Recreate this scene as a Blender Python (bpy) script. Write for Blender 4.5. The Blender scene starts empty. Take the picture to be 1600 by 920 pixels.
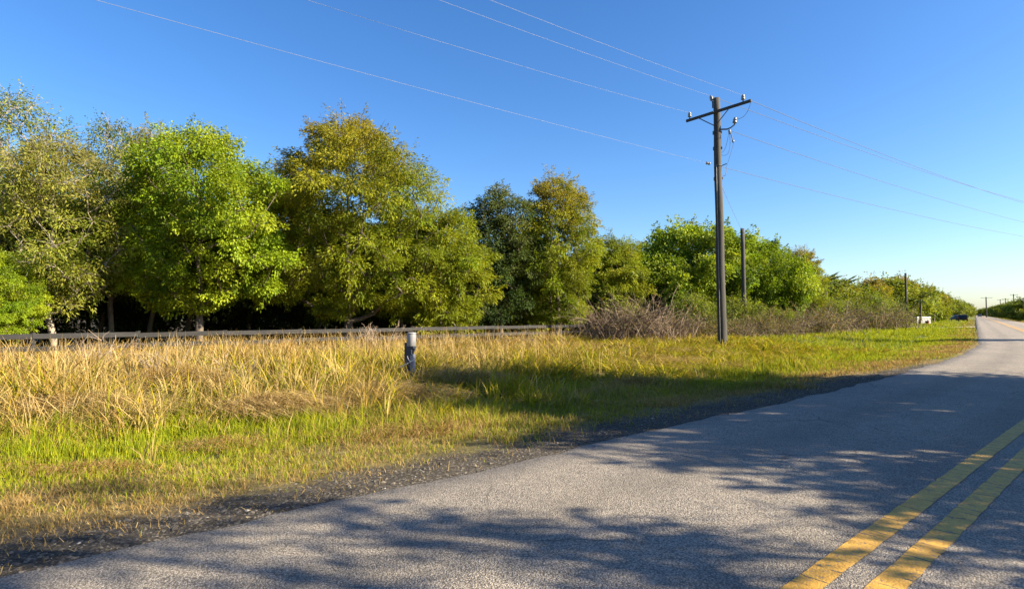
import bpy, math
import numpy as np

# ------------------------------------------------------------------ camera, sky, sun, exposure
scene = bpy.context.scene
col = scene.collection
R = math.radians
CAM_H = 1.6
F = 900.0 / 1600.0            # focal length in picture widths
cam_d = bpy.data.cameras.new('camera')
cam = bpy.data.objects.new('camera', cam_d)
col.objects.link(cam)
cam.location = (0, 0, CAM_H)
cam.rotation_euler = (R(90 + 1.97), 0, 0)
cam_d.sensor_width = 36.0
cam_d.lens = 36.0 * F
cam_d.clip_start = 0.05
cam_d.clip_end = 6000
scene.camera = cam

SUN_EL = R(29.0)
SUN_AZ = R(105.0)             # clockwise from +Y (the view axis): from the right, a little behind
sun_h = np.array([math.sin(SUN_AZ), math.cos(SUN_AZ)])
world = bpy.data.worlds.new('World')
scene.world = world
world.use_nodes = True
wt = world.node_tree
wt.nodes.clear()
sky = wt.nodes.new('ShaderNodeTexSky')
sky.sky_type = 'NISHITA'
sky.sun_disc = False
sky.sun_elevation = SUN_EL
sky.sun_rotation = SUN_AZ
sky.altitude = 0
sky.air_density = 1.0
sky.dust_density = 0.7
sky.ozone_density = 2.5
bg = wt.nodes.new('ShaderNodeBackground')
bg.inputs['Strength'].default_value = 0.058
wo = wt.nodes.new('ShaderNodeOutputWorld')
hs = wt.nodes.new('ShaderNodeHueSaturation')      # the photograph's richly saturated blue, all round the sky
hs.inputs['Saturation'].default_value = 1.26
wt.links.new(sky.outputs[0], hs.inputs['Color'])
tn = wt.nodes.new('ShaderNodeMix')
tn.data_type = 'RGBA'; tn.blend_type = 'MULTIPLY'
tn.inputs[0].default_value = 1.0
tn.inputs[7].default_value = (0.92, 1.0, 1.17, 1)   # cool white balance of the picture
wt.links.new(hs.outputs[0], tn.inputs[6])
wt.links.new(tn.outputs[2], bg.inputs['Color'])
wt.links.new(bg.outputs[0], wo.inputs['Surface'])

sun_d = bpy.data.lights.new('sun', 'SUN')
sun_d.energy = 5.0
sun_d.angle = R(0.53)
sun_d.color = (1.0, 0.86, 0.64)
sun = bpy.data.objects.new('sun', sun_d)
col.objects.link(sun)
sun.location = (40, -20, 60)
sun.rotation_euler = (R(90) - SUN_EL, 0, math.pi - SUN_AZ)

scene.view_settings.view_transform = 'Standard'
scene.view_settings.look = 'None'
scene.view_settings.exposure = 1.78
scene.view_settings.gamma = 1.0
scene.render.film_transparent = False
try:
    scene.cycles.use_denoising = True
    scene.cycles.max_bounces = 6
    scene.cycles.diffuse_bounces = 3
    scene.cycles.transmission_bounces = 3
    scene.cycles.transparent_max_bounces = 4
    scene.cycles.caustics_reflective = False
    scene.cycles.caustics_refractive = False
except Exception:
    pass

# ------------------------------------------------------------------ helpers
rng = np.random.default_rng(11)


def tag(o, label=None, cat=None, group=None, kind=None):
    if label: o['label'] = label
    if cat: o['category'] = cat
    if group: o['group'] = group
    if kind: o['kind'] = kind
    return o


def empty(name, loc, rz=0.0):
    o = bpy.data.objects.new(name, None)
    o.empty_display_size = 0.2
    col.objects.link(o)
    o.location = loc
    o.rotation_euler = (0, 0, rz)
    return o


class MB:
    """collects vertices, faces of 3 or 4 corners and colours, and builds ONE mesh"""
    def __init__(self):
        self.v, self.c, self.f, self.n = [], [], [], 0

    def add(self, v, f, c=None):
        v = np.asarray(v, np.float32).reshape(-1, 3)
        f = np.asarray(f, np.int64)
        if c is None:
            c = (0.5, 0.5, 0.5)
        c = np.broadcast_to(np.asarray(c, np.float32), (len(v), 3))
        self.v.append(v); self.c.append(c); self.f.append(f + self.n)
        self.n += len(v)
        return self

    def mesh(self, name, mat, smooth=False):
        me = bpy.data.meshes.new(name)
        v = np.concatenate(self.v); c = np.concatenate(self.c)
        me.vertices.add(len(v)); me.vertices.foreach_set('co', v.ravel())
        sizes = np.concatenate([np.full(len(f), f.shape[1], np.int32) for f in self.f])
        idx = np.concatenate([f.ravel() for f in self.f]).astype(np.int32)
        me.loops.add(len(idx)); me.loops.foreach_set('vertex_index', idx)
        starts = np.concatenate([[0], np.cumsum(sizes)[:-1]]).astype(np.int32)
        me.polygons.add(len(sizes))
        me.polygons.foreach_set('loop_start', starts)
        me.polygons.foreach_set('loop_total', sizes)
        me.polygons.foreach_set('use_smooth', np.full(len(sizes), smooth, bool))
        a = me.color_attributes.new('tint', 'FLOAT_COLOR', 'POINT')
        a.data.foreach_set('color', np.concatenate([c, np.ones((len(c), 1), np.float32)], 1).ravel())
        me.update(calc_edges=True)
        me.materials.append(mat)
        return me

    def build(self, name, mat, parent=None, smooth=False):
        o = bpy.data.objects.new(name, self.mesh(name, mat, smooth))
        col.objects.link(o)
        o.parent = parent
        return o

    # shapes -----------------------------------------------------------
    def box(self, c, s, rz=0.0, tint=None, taper=1.0):
        x, y, z = s[0] / 2, s[1] / 2, s[2] / 2
        p = np.array([(-x, -y, -z), (x, -y, -z), (x, y, -z), (-x, y, -z),
                      (-x * taper, -y * taper, z), (x * taper, -y * taper, z), (x * taper, y * taper, z), (-x * taper, y * taper, z)])
        ca, sa = math.cos(rz), math.sin(rz)
        p = np.stack([p[:, 0] * ca - p[:, 1] * sa, p[:, 0] * sa + p[:, 1] * ca, p[:, 2]], 1) + np.array(c)
        return self.add(p, [(0, 3, 2, 1), (4, 5, 6, 7), (0, 1, 5, 4), (1, 2, 6, 5), (2, 3, 7, 6), (3, 0, 4, 7)], tint)

    def beam(self, a, b, w, h, tint=None):
        """bar of w (sideways) x h (upright) from a to b, its edges slightly chamfered"""
        a = np.array(a, float); b = np.array(b, float)
        t = b - a; t /= np.linalg.norm(t)
        up = np.array([0, 0, 1.0])
        if abs(t[2]) > 0.95: up = np.array([0, 1.0, 0])
        sd = np.cross(t, up); sd /= np.linalg.norm(sd)
        up = np.cross(sd, t)
        k = min(w, h) * 0.12
        prof = [(-w/2 + k, -h/2), (w/2 - k, -h/2), (w/2, -h/2 + k), (w/2, h/2 - k), (w/2 - k, h/2), (-w/2 + k, h/2), (-w/2, h/2 - k), (-w/2, -h/2 + k)]
        v = [a + sd * p + up * q for p, q in prof] + [b + sd * p + up * q for p, q in prof]
        f = [(i, (i + 1) % 8, 8 + (i + 1) % 8, 8 + i) for i in range(8)]
        self.add(v, f, tint)
        n = self.n - 16
        self.f.append(np.array([(n, n + 3, n + 2, n + 1), (n, n + 5, n + 4, n + 3), (n, n + 7, n + 6, n + 5)]))
        n += 8
        self.f.append(np.array([(n, n + 1, n + 2, n + 3), (n, n + 3, n + 4, n + 5), (n, n + 5, n + 6, n + 7)]))
        return self

    def tubes(self, P, rad, sides=4, tint=None):
        P = np.asarray(P, float); rad = np.asarray(rad, float)
        if P.ndim == 2:
            P = P[None]; rad = rad[None]
        n, k, _ = P.shape
        T = np.gradient(P, axis=1)
        T /= np.linalg.norm(T, axis=2, keepdims=True) + 1e-9
        ref = np.where(np.abs(T[..., 2:3]) > 0.9, np.array([1.0, 0, 0]), np.array([0, 0, 1.0]))
        ref = np.broadcast_to(ref[:, :1], T.shape)
        U = np.cross(T, ref); U /= np.linalg.norm(U, axis=2, keepdims=True) + 1e-9
        V = np.cross(T, U)
        a = np.arange(sides) * 2 * np.pi / sides
        v = P[:, :, None] + rad[:, :, None, None] * (U[:, :, None] * np.cos(a)[:, None] + V[:, :, None] * np.sin(a)[:, None])
        idx = np.arange(n * k * sides).reshape(n, k, sides)
        nx = np.roll(idx, -1, 2)
        f = np.stack([idx[:, :-1], nx[:, :-1], nx[:, 1:], idx[:, 1:]], -1).reshape(-1, 4)
        if tint is not None:
            tint = np.asarray(tint, float)
            if tint.ndim == 2: tint = np.repeat(tint, k * sides, 0)
        self.add(v.reshape(-1, 3), f[:, ::-1], tint)
        return self

    def lathe(self, prof, n=14, at=(0, 0, 0), axis=(0, 0, 1), tint=None, caps=True):
        ax = np.array(axis, float); ax /= np.linalg.norm(ax)
        r0 = np.array([1.0, 0, 0]) if abs(ax[0]) < 0.9 else np.array([0, 1.0, 0])
        u = np.cross(r0, ax); u /= np.linalg.norm(u); w = np.cross(ax, u)
        a = np.arange(n) * 2 * np.pi / n
        v = np.concatenate([np.array(at) + ax * z + r * (np.cos(a)[:, None] * u + np.sin(a)[:, None] * w) for r, z in prof])
        k = len(prof)
        f = [(i * n + j, i * n + (j + 1) % n, (i + 1) * n + (j + 1) % n, (i + 1) * n + j) for i in range(k - 1) for j in range(n)]
        self.add(v, f, tint)
        if caps:
            base = self.n - k * n
            c0 = np.array(at) + ax * prof[0][1]; c1 = np.array(at) + ax * prof[-1][1]
            m = self.n
            self.v.append(np.array([c0, c1], np.float32)); self.c.append(np.broadcast_to(np.float32(tint if tint is not None else (0.5,) * 3), (2, 3))); self.n += 2
            self.f.append(np.array([(m, base + (j + 1) % n, base + j) for j in range(n)] + [(m + 1, base + (k - 1) * n + j, base + (k - 1) * n + (j + 1) % n) for j in range(n)]))
        return self


_lat = np.random.default_rng(3).random((256, 256))


def vnoise(x, y, sc=1.0, seed=0):
    """smooth value noise in 0..1"""
    x = np.asarray(x) / sc + seed * 17.3; y = np.asarray(y) / sc + seed * 31.7
    xi = np.floor(x).astype(int); yi = np.floor(y).astype(int)
    fx = x - xi; fy = y - yi
    fx = fx * fx * (3 - 2 * fx); fy = fy * fy * (3 - 2 * fy)
    g = lambda i, j: _lat[i % 256, j % 256]
    return (g(xi, yi) * (1 - fx) + g(xi + 1, yi) * fx) * (1 - fy) + (g(xi, yi + 1) * (1 - fx) + g(xi + 1, yi + 1) * fx) * fy


def fbm(x, y, sc, seed=0):
    return (vnoise(x, y, sc, seed) * 4 + vnoise(x, y, sc / 2.1, seed + 1) * 2 + vnoise(x, y, sc / 4.3, seed + 2)) / 7


def sstep(a, b, x):
    t = np.clip((np.asarray(x, float) - a) / (b - a), 0, 1)
    return t * t * (3 - 2 * t)


def norm(a):
    return a / (np.linalg.norm(a, axis=-1, keepdims=True) + 1e-9)


# ------------------------------------------------------------------ the road's course: s along it, w to its left
TH0, TH1, S1, S2 = R(49.0), R(38.8), 10.0, 45.0
RAD = (S2 - S1) / (TH0 - TH1)
CAM_W = -1.3
u0 = np.array([math.sin(TH0), math.cos(TH0)]); n0 = np.array([-u0[1], u0[0]])
u1 = np.array([math.sin(TH1), math.cos(TH1)]); n1 = np.array([-u1[1], u1[0]])
C0 = -CAM_W * n0                         # centre line abreast of the camera
ARC = C0 + u0 * S1 + n0 * RAD            # centre of the bend
C2 = ARC - n1 * RAD                      # end of the bend


def P(s, w, z=0.0):
    s = np.asarray(s, float); w = np.asarray(w, float)
    s, w = np.broadcast_arrays(s, w)
    ph = np.clip((s - S1) / RAD, 0, TH0 - TH1)
    th = TH0 - ph
    n = np.stack([-np.cos(th), np.sin(th)], -1)
    base = np.where((s <= S1)[..., None], C0 + u0 * s[..., None],
                    np.where((s < S2)[..., None], ARC - n * RAD, C2 + u1 * (s - S2)[..., None]))
    xy = base + n * w[..., None]
    return np.concatenate([xy, np.broadcast_to(np.asarray(z, float), s.shape)[..., None]], -1)


def SW(x, y):
    x = np.asarray(x, float); y = np.asarray(y, float)
    p = np.stack([x, y], -1)
    a = (p - C0) @ u0
    q = p - ARC
    r = np.linalg.norm(q, axis=-1)
    b = (p - C2) @ u1
    s = np.where(a <= S1, a, np.where(b >= 0, S2 + b, S1 + (S2 - S1) * np.clip((a - S1) / np.maximum(a - S1 - b, 1e-6), 0, 1)))
    w = np.where(a <= S1, (p - C0) @ n0, np.where(b >= 0, (p - C2) @ n1, RAD - r))
    return s, w


def at(px, Y):
    """ground position seen at picture column px (of 1600) at depth Y"""
    return np.array([(px - 800) / 900.0 * Y, Y])


def ground_z(x, y):
    s, w = SW(x, y)
    z = -0.02 - 0.05 * sstep(3.3, 4.4, w) - 0.16 * sstep(4.2, 7.5, w) + 0.30 * sstep(8.0, 13.0, w)
    z = z - 0.05 * sstep(-3.2, -4.4, w) - 0.15 * sstep(-4.4, -8, w)
    off = sstep(3.6, 5.5, np.abs(w))
    z = z + off * (fbm(x, y, 3.0, 4) - 0.5) * 0.16 + off * (fbm(x, y, 24.0, 5) - 0.5) * 0.12
    return z


# ------------------------------------------------------------------ materials
def new_mat(name):
    m = bpy.data.materials.new(name)
    m.use_nodes = True
    nt = m.node_tree
    nt.nodes.clear()
    out = nt.nodes.new('ShaderNodeOutputMaterial')
    return m, nt, out


def nd(nt, t, **kw):
    n = nt.nodes.new(t)
    for k, v in kw.items():
        if k in n.inputs: n.inputs[k].default_value = v
        else: setattr(n, k, v)
    return n


def ramp(nt, fac, stops, interp='LINEAR'):
    r = nt.nodes.new('ShaderNodeValToRGB')
    r.color_ramp.interpolation = interp
    e = r.color_ramp.elements
    while len(e) < len(stops): e.new(0.5)
    for i, (p, c) in enumerate(stops):
        e[i].position = p
        e[i].color = (*c, 1) if not isinstance(c, (int, float)) else (c, c, c, 1)
    nt.links.new(fac, r.inputs['Fac'])
    return r.outputs['Color']


def mix(nt, fac, a, b, mode='MIX'):
    m = nt.nodes.new('ShaderNodeMix')
    m.data_type = 'RGBA'; m.blend_type = mode
    for s, v in ((m.inputs[0], fac), (m.inputs[6], a), (m.inputs[7], b)):
        if hasattr(v, 'links'): nt.links.new(v, s)
        elif isinstance(v, (int, float)): s.default_value = v
        else: s.default_value = (*v, 1)
    return m.outputs[2]


def noise(nt, vec, scale, detail=4, rough=0.6):
    n = nd(nt, 'ShaderNodeTexNoise', Scale=scale, Detail=detail, Roughness=rough)
    if vec is not None: nt.links.new(vec, n.inputs['Vector'])
    return n.outputs[0]


def leaf_mat(name, trans=0.4, rough=0.55, tintmul=(1.25, 1.15, 0.5), spec=0.15):
    m, nt, out = new_mat(name)
    a = nd(nt, 'ShaderNodeAttribute', attribute_name='tint')
    d = nd(nt, 'ShaderNodeBsdfPrincipled')
    d.inputs['Roughness'].default_value = rough
    d.inputs['Specular IOR Level'].default_value = spec
    nt.links.new(a.outputs['Color'], d.inputs['Base Color'])
    t = nd(nt, 'ShaderNodeBsdfTranslucent')
    nt.links.new(mix(nt, 1.0, a.outputs['Color'], tintmul, 'MULTIPLY'), t.inputs['Color'])
    mx = nd(nt, 'ShaderNodeMixShader'); mx.inputs[0].default_value = trans
    nt.links.new(d.outputs[0], mx.inputs[1]); nt.links.new(t.outputs[0], mx.inputs[2])
    nt.links.new(mx.outputs[0], out.inputs['Surface'])
    return m


def surf_mat(name, c0, c1, scale=3.0, rough=0.8, bump=0.3, stretch=(1, 1, 1), use_tint=False, metal=0.0, detail=6, bscale=None):
    m, nt, out = new_mat(name)
    tc = nd(nt, 'ShaderNodeTexCoord')
    mp = nd(nt, 'ShaderNodeMapping'); mp.inputs['Scale'].default_value = stretch
    nt.links.new(tc.outputs['Object'], mp.inputs['Vector'])
    f = noise(nt, mp.outputs[0], scale, detail)
    c = ramp(nt, f, [(0.3, c0), (0.7, c1)])
    if use_tint:
        a = nd(nt, 'ShaderNodeAttribute', attribute_name='tint')
        c = mix(nt, 1.0, c, a.outputs['Color'], 'MULTIPLY')
    b = nd(nt, 'ShaderNodeBsdfPrincipled')
    b.inputs['Roughness'].default_value = rough
    b.inputs['Metallic'].default_value = metal
    nt.links.new(c, b.inputs['Base Color'])
    if bump:
        bp = nd(nt, 'ShaderNodeBump', Strength=bump, Distance=0.02)
        nt.links.new(noise(nt, mp.outputs[0], bscale or scale * 3, 5), bp.inputs['Height'])
        nt.links.new(bp.outputs[0], b.inputs['Normal'])
    nt.links.new(b.outputs[0], out.inputs['Surface'])
    return m


M = {}
M['leaf'] = leaf_mat('leaf_surface')
M['grass'] = leaf_mat('grass_blade', trans=0.28, rough=0.75, tintmul=(1.15, 1.1, 0.6), spec=0.08)
M['bark'] = surf_mat('grey_brown_bark', (0.05, 0.038, 0.028), (0.16, 0.13, 0.10), 6, 0.9, 0.6, (1, 1, 0.25))
M['pale_bark'] = surf_mat('pale_bark', (0.15, 0.125, 0.095), (0.36, 0.31, 0.245), 6, 0.9, 0.5, (1, 1, 0.3))
M['stem'] = surf_mat('dead_stem', (0.7, 0.7, 0.7), (1.0, 1.0, 1.0), 9, 0.9, 0.0, use_tint=True)
M['pole'] = surf_mat('weathered_pole_wood', (0.020, 0.019, 0.017), (0.068, 0.063, 0.056), 5, 0.85, 0.7, (5, 5, 0.22), bscale=9)
M['fence'] = surf_mat('dark_weathered_board', (0.008, 0.008, 0.009), (0.026, 0.025, 0.024), 5, 0.8, 0.5, (0.5, 0.5, 4), use_tint=True)
M['metal'] = surf_mat('galvanised_steel', (0.22, 0.22, 0.22), (0.38, 0.38, 0.38), 8, 0.5, 0.1, metal=0.6)
M['dark_metal'] = surf_mat('dark_steel', (0.03, 0.03, 0.03), (0.07, 0.065, 0.06), 8, 0.6, 0.1)
M['ceramic'] = surf_mat('grey_glazed_porcelain', (0.13, 0.14, 0.14), (0.22, 0.23, 0.23), 5, 0.3, 0.0)
M['wire'] = surf_mat('aluminium_wire', (0.16, 0.17, 0.18), (0.22, 0.22, 0.23), 3, 0.5, 0.0)
M['dark_wire'] = surf_mat('dark_grey_wire', (0.05, 0.055, 0.065), (0.08, 0.085, 0.095), 3, 0.6, 0.0)  # darker copy of the wire, so the right spans show against the sky
M['black_wire'] = surf_mat('black_insulated_wire', (0.05, 0.06, 0.08), (0.09, 0.10, 0.12), 3, 0.5, 0.0)
M['grey_cap'] = surf_mat('grey_plastic', (0.17, 0.17, 0.18), (0.26, 0.26, 0.265), 4, 0.5, 0.15)
M['navy'] = surf_mat('dark_shaded_plastic', (0.020, 0.026, 0.045), (0.04, 0.048, 0.075), 5, 0.6, 0.15)  # dark tone includes the shadow under the canister
M['lit_plastic'] = surf_mat('lit_grey_plastic', (0.17, 0.17, 0.20), (0.25, 0.25, 0.29), 5, 0.55, 0.1)  # paler tone for the sunlit part of the post
M['white'] = surf_mat('white_paint', (0.50, 0.50, 0.49), (0.62, 0.62, 0.60), 3, 0.5, 0.05)
M['red_brown'] = surf_mat('rusty_red', (0.12, 0.03, 0.02), (0.22, 0.06, 0.03), 5, 0.8, 0.2)
M['stone'] = surf_mat('pale_stone', (0.12, 0.09, 0.06), (0.28, 0.22, 0.15), 7, 0.9, 0.6)
M['rubber'] = surf_mat('tyre_rubber', (0.015, 0.015, 0.015), (0.03, 0.03, 0.03), 9, 0.8, 0.1)
M['black_paint'] = surf_mat('black_car_paint', (0.008, 0.008, 0.008), (0.013, 0.012, 0.012), 2, 0.55, 0.0)
M['grey_paint'] = surf_mat('dark_grey_car_paint', (0.02, 0.021, 0.022), (0.03, 0.031, 0.032), 2, 0.5, 0.0)
M['glass'] = surf_mat('dark_car_glass', (0.02, 0.025, 0.03), (0.03, 0.035, 0.04), 2, 0.08, 0.0)
M['lamp_red'] = surf_mat('red_lamp_lens', (0.25, 0.01, 0.01), (0.35, 0.02, 0.02), 5, 0.2, 0.0)
M['lamp_clear'] = surf_mat('clear_lamp_lens', (0.6, 0.6, 0.6), (0.75, 0.75, 0.75), 5, 0.15, 0.0)
M['slab'] = surf_mat('pale_sandy_concrete', (0.36, 0.31, 0.24), (0.52, 0.46, 0.37), 1.2, 0.9, 0.2)
M['pebble'] = surf_mat('pebble', (0.75, 0.75, 0.75), (1.0, 1.0, 1.0), 30, 0.85, 0.0, use_tint=True)


def asphalt_mat():
    m, nt, out = new_mat('old_asphalt')
    tc = nd(nt, 'ShaderNodeTexCoord')
    geo = tc.outputs['Object']
    at_ = nd(nt, 'ShaderNodeAttribute', attribute_name='lat')
    v = nd(nt, 'ShaderNodeTexVoronoi', Scale=72.0, Randomness=1.0); nt.links.new(geo, v.inputs['Vector'])
    v2 = nd(nt, 'ShaderNodeTexVoronoi', Scale=150.0, Randomness=1.0); nt.links.new(geo, v2.inputs['Vector'])
    c = ramp(nt, v.outputs['Color'], [(0.0, (0.12, 0.105, 0.09)), (0.45, (0.27, 0.24, 0.20)), (0.8, (0.38, 0.335, 0.28)), (1.0, (0.62, 0.56, 0.48))])
    c2 = ramp(nt, v2.outputs['Color'], [(0.0, (0.15, 0.132, 0.112)), (0.5, (0.28, 0.25, 0.21)), (1.0, (0.46, 0.41, 0.345))])
    c = mix(nt, 0.5, c, c2)
    # binder between the chips
    edge = ramp(nt, v.outputs['Distance'], [(0.30, 1.08), (0.75, 0.42)])
    c = mix(nt, 1.0, c, edge, 'MULTIPLY')
    big = ramp(nt, noise(nt, geo, 0.55, 5), [(0.3, (0.86, 0.86, 0.88)), (0.7, (1.12, 1.10, 1.06))])
    c = mix(nt, 1.0, c, big, 'MULTIPLY')
    med = ramp(nt, noise(nt, geo, 4.5, 4), [(0.3, 0.88), (0.7, 1.1)])
    c = mix(nt, 1.0, c, med, 'MULTIPLY')
    # smoother, darker wheel paths
    wp = nd(nt, 'ShaderNodeMath', operation='SINE')
    mul = nd(nt, 'ShaderNodeMath', operation='MULTIPLY_ADD'); mul.inputs[1].default_value = 3.7; mul.inputs[2].default_value = 0.2
    nt.links.new(at_.outputs['Fac'], mul.inputs[0]); nt.links.new(mul.outputs[0], wp.inputs[0])
    c = mix(nt, 1.0, c, ramp(nt, wp.outputs[0], [(0.0, 1.03), (1.0, 0.86)]), 'MULTIPLY')
    # cracks
    wrp = nd(nt, 'ShaderNodeMix', data_type='VECTOR'); wrp.inputs[0].default_value = 0.25
    nz = nd(nt, 'ShaderNodeTexNoise', Scale=2.2, Detail=5.0); nt.links.new(geo, nz.inputs['Vector'])
    nt.links.new(geo, wrp.inputs[4]); nt.links.new(nz.outputs['Color'], wrp.inputs[5])
    vc = nd(nt, 'ShaderNodeTexVoronoi', Scale=0.55, feature='DISTANCE_TO_EDGE'); nt.links.new(wrp.outputs[1], vc.inputs['Vector'])
    crack = ramp(nt, vc.outputs['Distance'], [(0.0, 1.0), (0.006, 0.0)])
    cm = ramp(nt, noise(nt, geo, 0.35, 3), [(0.52, 0.0), (0.6, 0.85)])
    cf = mix(nt, 1.0, crack, cm, 'MULTIPLY')
    c = mix(nt, cf, c, (0.035, 0.032, 0.03))
    b = nd(nt, 'ShaderNodeBsdfPrincipled'); b.inputs['Roughness'].default_value = 0.82
    b.inputs['Specular IOR Level'].default_value = 0.35
    nt.links.new(c, b.inputs['Base Color'])
    bp = nd(nt, 'ShaderNodeBump', Strength=1.0, Distance=0.012)
    h = mix(nt, 0.45, v.outputs['Distance'], v2.outputs['Distance'])
    nt.links.new(h, bp.inputs['Height']); bp.invert = True
    nt.links.new(bp.outputs[0], b.inputs['Normal'])
    nt.links.new(b.outputs[0], out.inputs['Surface'])
    return m


def line_mat(name, c0, c1, wear):
    m, nt, out = new_mat(name)
    tc = nd(nt, 'ShaderNodeTexCoord'); geo = tc.outputs['Object']
    lon = nd(nt, 'ShaderNodeAttribute', attribute_name='lon')
    c = ramp(nt, noise(nt, geo, 9, 5), [(0.3, c0), (0.72, c1)])
    v = nd(nt, 'ShaderNodeTexVoronoi', Scale=75.0); nt.links.new(geo, v.inputs['Vector'])
    c = mix(nt, 1.0, c, ramp(nt, v.outputs['Color'], [(0.0, 0.72), (0.6, 1.05)]), 'MULTIPLY')
    # worn through to the asphalt
    w = ramp(nt, noise(nt, geo, 26, 6, 0.7), [(0.5 + wear, 0.0), (0.58 + wear, 0.9)])
    c = mix(nt, w, c, (0.13, 0.12, 0.105))
    # fine cracks across the line, unevenly spaced
    wob = nd(nt, 'ShaderNodeMath', operation='MULTIPLY_ADD'); wob.inputs[1].default_value = 0.16
    nt.links.new(noise(nt, geo, 3.5, 4), wob.inputs[0]); nt.links.new(lon.outputs['Fac'], wob.inputs[2])
    v1 = nd(nt, 'ShaderNodeTexVoronoi', voronoi_dimensions='1D', feature='DISTANCE_TO_EDGE', Scale=5.5)
    nt.links.new(wob.outputs[0], v1.inputs['W'])
    ck = ramp(nt, v1.outputs['Distance'], [(0.03, 1.0), (0.06, 0.0)])
    ck = mix(nt, 1.0, ck, ramp(nt, noise(nt, geo, 6, 3), [(0.42, 0.0), (0.55, 0.9)]), 'MULTIPLY')
    c = mix(nt, ck, c, (0.05, 0.045, 0.04))
    b = nd(nt, 'ShaderNodeBsdfPrincipled'); b.inputs['Roughness'].default_value = 0.7
    nt.links.new(c, b.inputs['Base Color'])
    bp = nd(nt, 'ShaderNodeBump', Strength=0.6, Distance=0.004); bp.invert = True
    nt.links.new(v.outputs['Distance'], bp.inputs['Height']); nt.links.new(bp.outputs[0], b.inputs['Normal'])
    nt.links.new(b.outputs[0], out.inputs['Surface'])
    return m


def ground_mat():
    m, nt, out = new_mat('verge_ground')
    tc = nd(nt, 'ShaderNodeTexCoord'); geo = tc.outputs['Object']
    lat = nd(nt, 'ShaderNodeAttribute', attribute_name='lat')
    a = nd(nt, 'ShaderNodeAttribute', attribute_name='tint')
    c = mix(nt, 1.0, a.outputs['Color'], ramp(nt, noise(nt, geo, 2.3, 8, 0.7), [(0.25, 0.55), (0.75, 1.4)]), 'MULTIPLY')
    c = mix(nt, 1.0, c, ramp(nt, noise(nt, geo, 26, 5, 0.75), [(0.3, 0.3), (0.7, 1.6)]), 'MULTIPLY')
    # gravel shoulder
    v = nd(nt, 'ShaderNodeTexVoronoi', Scale=46.0); nt.links.new(geo, v.inputs['Vector'])
    g = ramp(nt, v.outputs['Color'], [(0.0, (0.030, 0.026, 0.021)), (0.55, (0.068, 0.059, 0.047)), (0.85, (0.12, 0.105, 0.085)), (1.0, (0.28, 0.25, 0.21))])
    g = mix(nt, 1.0, g, ramp(nt, noise(nt, geo, 1.1, 6), [(0.3, 0.7), (0.7, 1.2)]), 'MULTIPLY')
    ad = nd(nt, 'ShaderNodeMath', operation='MULTIPLY_ADD'); ad.inputs[1].default_value = 1.7
    nt.links.new(noise(nt, geo, 1.3, 6, 0.65), ad.inputs[0]); nt.links.new(lat.outputs['Fac'], ad.inputs[2])
    k = ramp(nt, ad.outputs[0], [(0.0, 1.0), (1.0, 0.0)])
    mr = nd(nt, 'ShaderNodeMapRange'); mr.inputs['From Min'].default_value = 5.15; mr.inputs['From Max'].default_value = 5.7
    mr.inputs['To Min'].default_value = 1.0; mr.inputs['To Max'].default_value = 0.0
    nt.links.new(ad.outputs[0], mr.inputs['Value'])
    c = mix(nt, mr.outputs[0], c, g)
    b = nd(nt, 'ShaderNodeBsdfPrincipled'); b.inputs['Roughness'].default_value = 0.95
    b.inputs['Specular IOR Level'].default_value = 0.1
    nt.links.new(c, b.inputs['Base Color'])
    bp = nd(nt, 'ShaderNodeBump', Strength=0.8, Distance=0.02)
    nt.links.new(noise(nt, geo, 30, 6, 0.75), bp.inputs['Height']); nt.links.new(bp.outputs[0], b.inputs['Normal'])
    nt.links.new(b.outputs[0], out.inputs['Surface'])
    return m


M['asphalt'] = asphalt_mat()
M['yellow'] = line_mat('worn_yellow_line_paint', (0.42, 0.225, 0.026), (0.55, 0.32, 0.05), 0.07)
M['ground'] = ground_mat()


def float_attr(me, name, vals):
    a = me.attributes.new(name, 'FLOAT', 'POINT')
    a.data.foreach_set('value', np.asarray(vals, np.float32).ravel())


# ------------------------------------------------------------------ ground
def stretch(lo, hi, n_lo, n_hi, core_a, core_b, step):
    core = np.arange(core_a, core_b + 1e-6, step)
    a = core_a - np.geomspace(step * 1.3, core_a - lo, n_lo)[::-1]
    b = core_b + np.geomspace(step * 1.3, hi - core_b, n_hi)
    return np.concatenate([a, core, b])


def green_field(x, y, s, w):
    """0 = dry straw, 1 = fresh green: which grass grows where"""
    g = 0.62 + 1.1 * (fbm(x, y, 2.6, 9) - 0.5) + 0.55 * (fbm(x, y, 9.0, 12) - 0.5)
    g = g + 0.30 * sstep(12, 26, s) * sstep(4, 6, w)
    g = g - 0.42 * sstep(7.0, 4.6, w)
    # a straw-coloured mat where the mower turned, and the dead thatch along the swale
    g = g - 0.34 * np.exp(-((w - 6.0 - 0.35 * np.sin(s * 0.9)) / 0.45) ** 2) * sstep(7, 2, s)
    g = g - 0.45 * np.exp(-((w - 7.7 - 0.5 * np.sin(s * 0.5)) / 0.35) ** 2) * sstep(6, 11, s) * sstep(24, 17, s)
    return np.clip(g, 0, 1)


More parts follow.
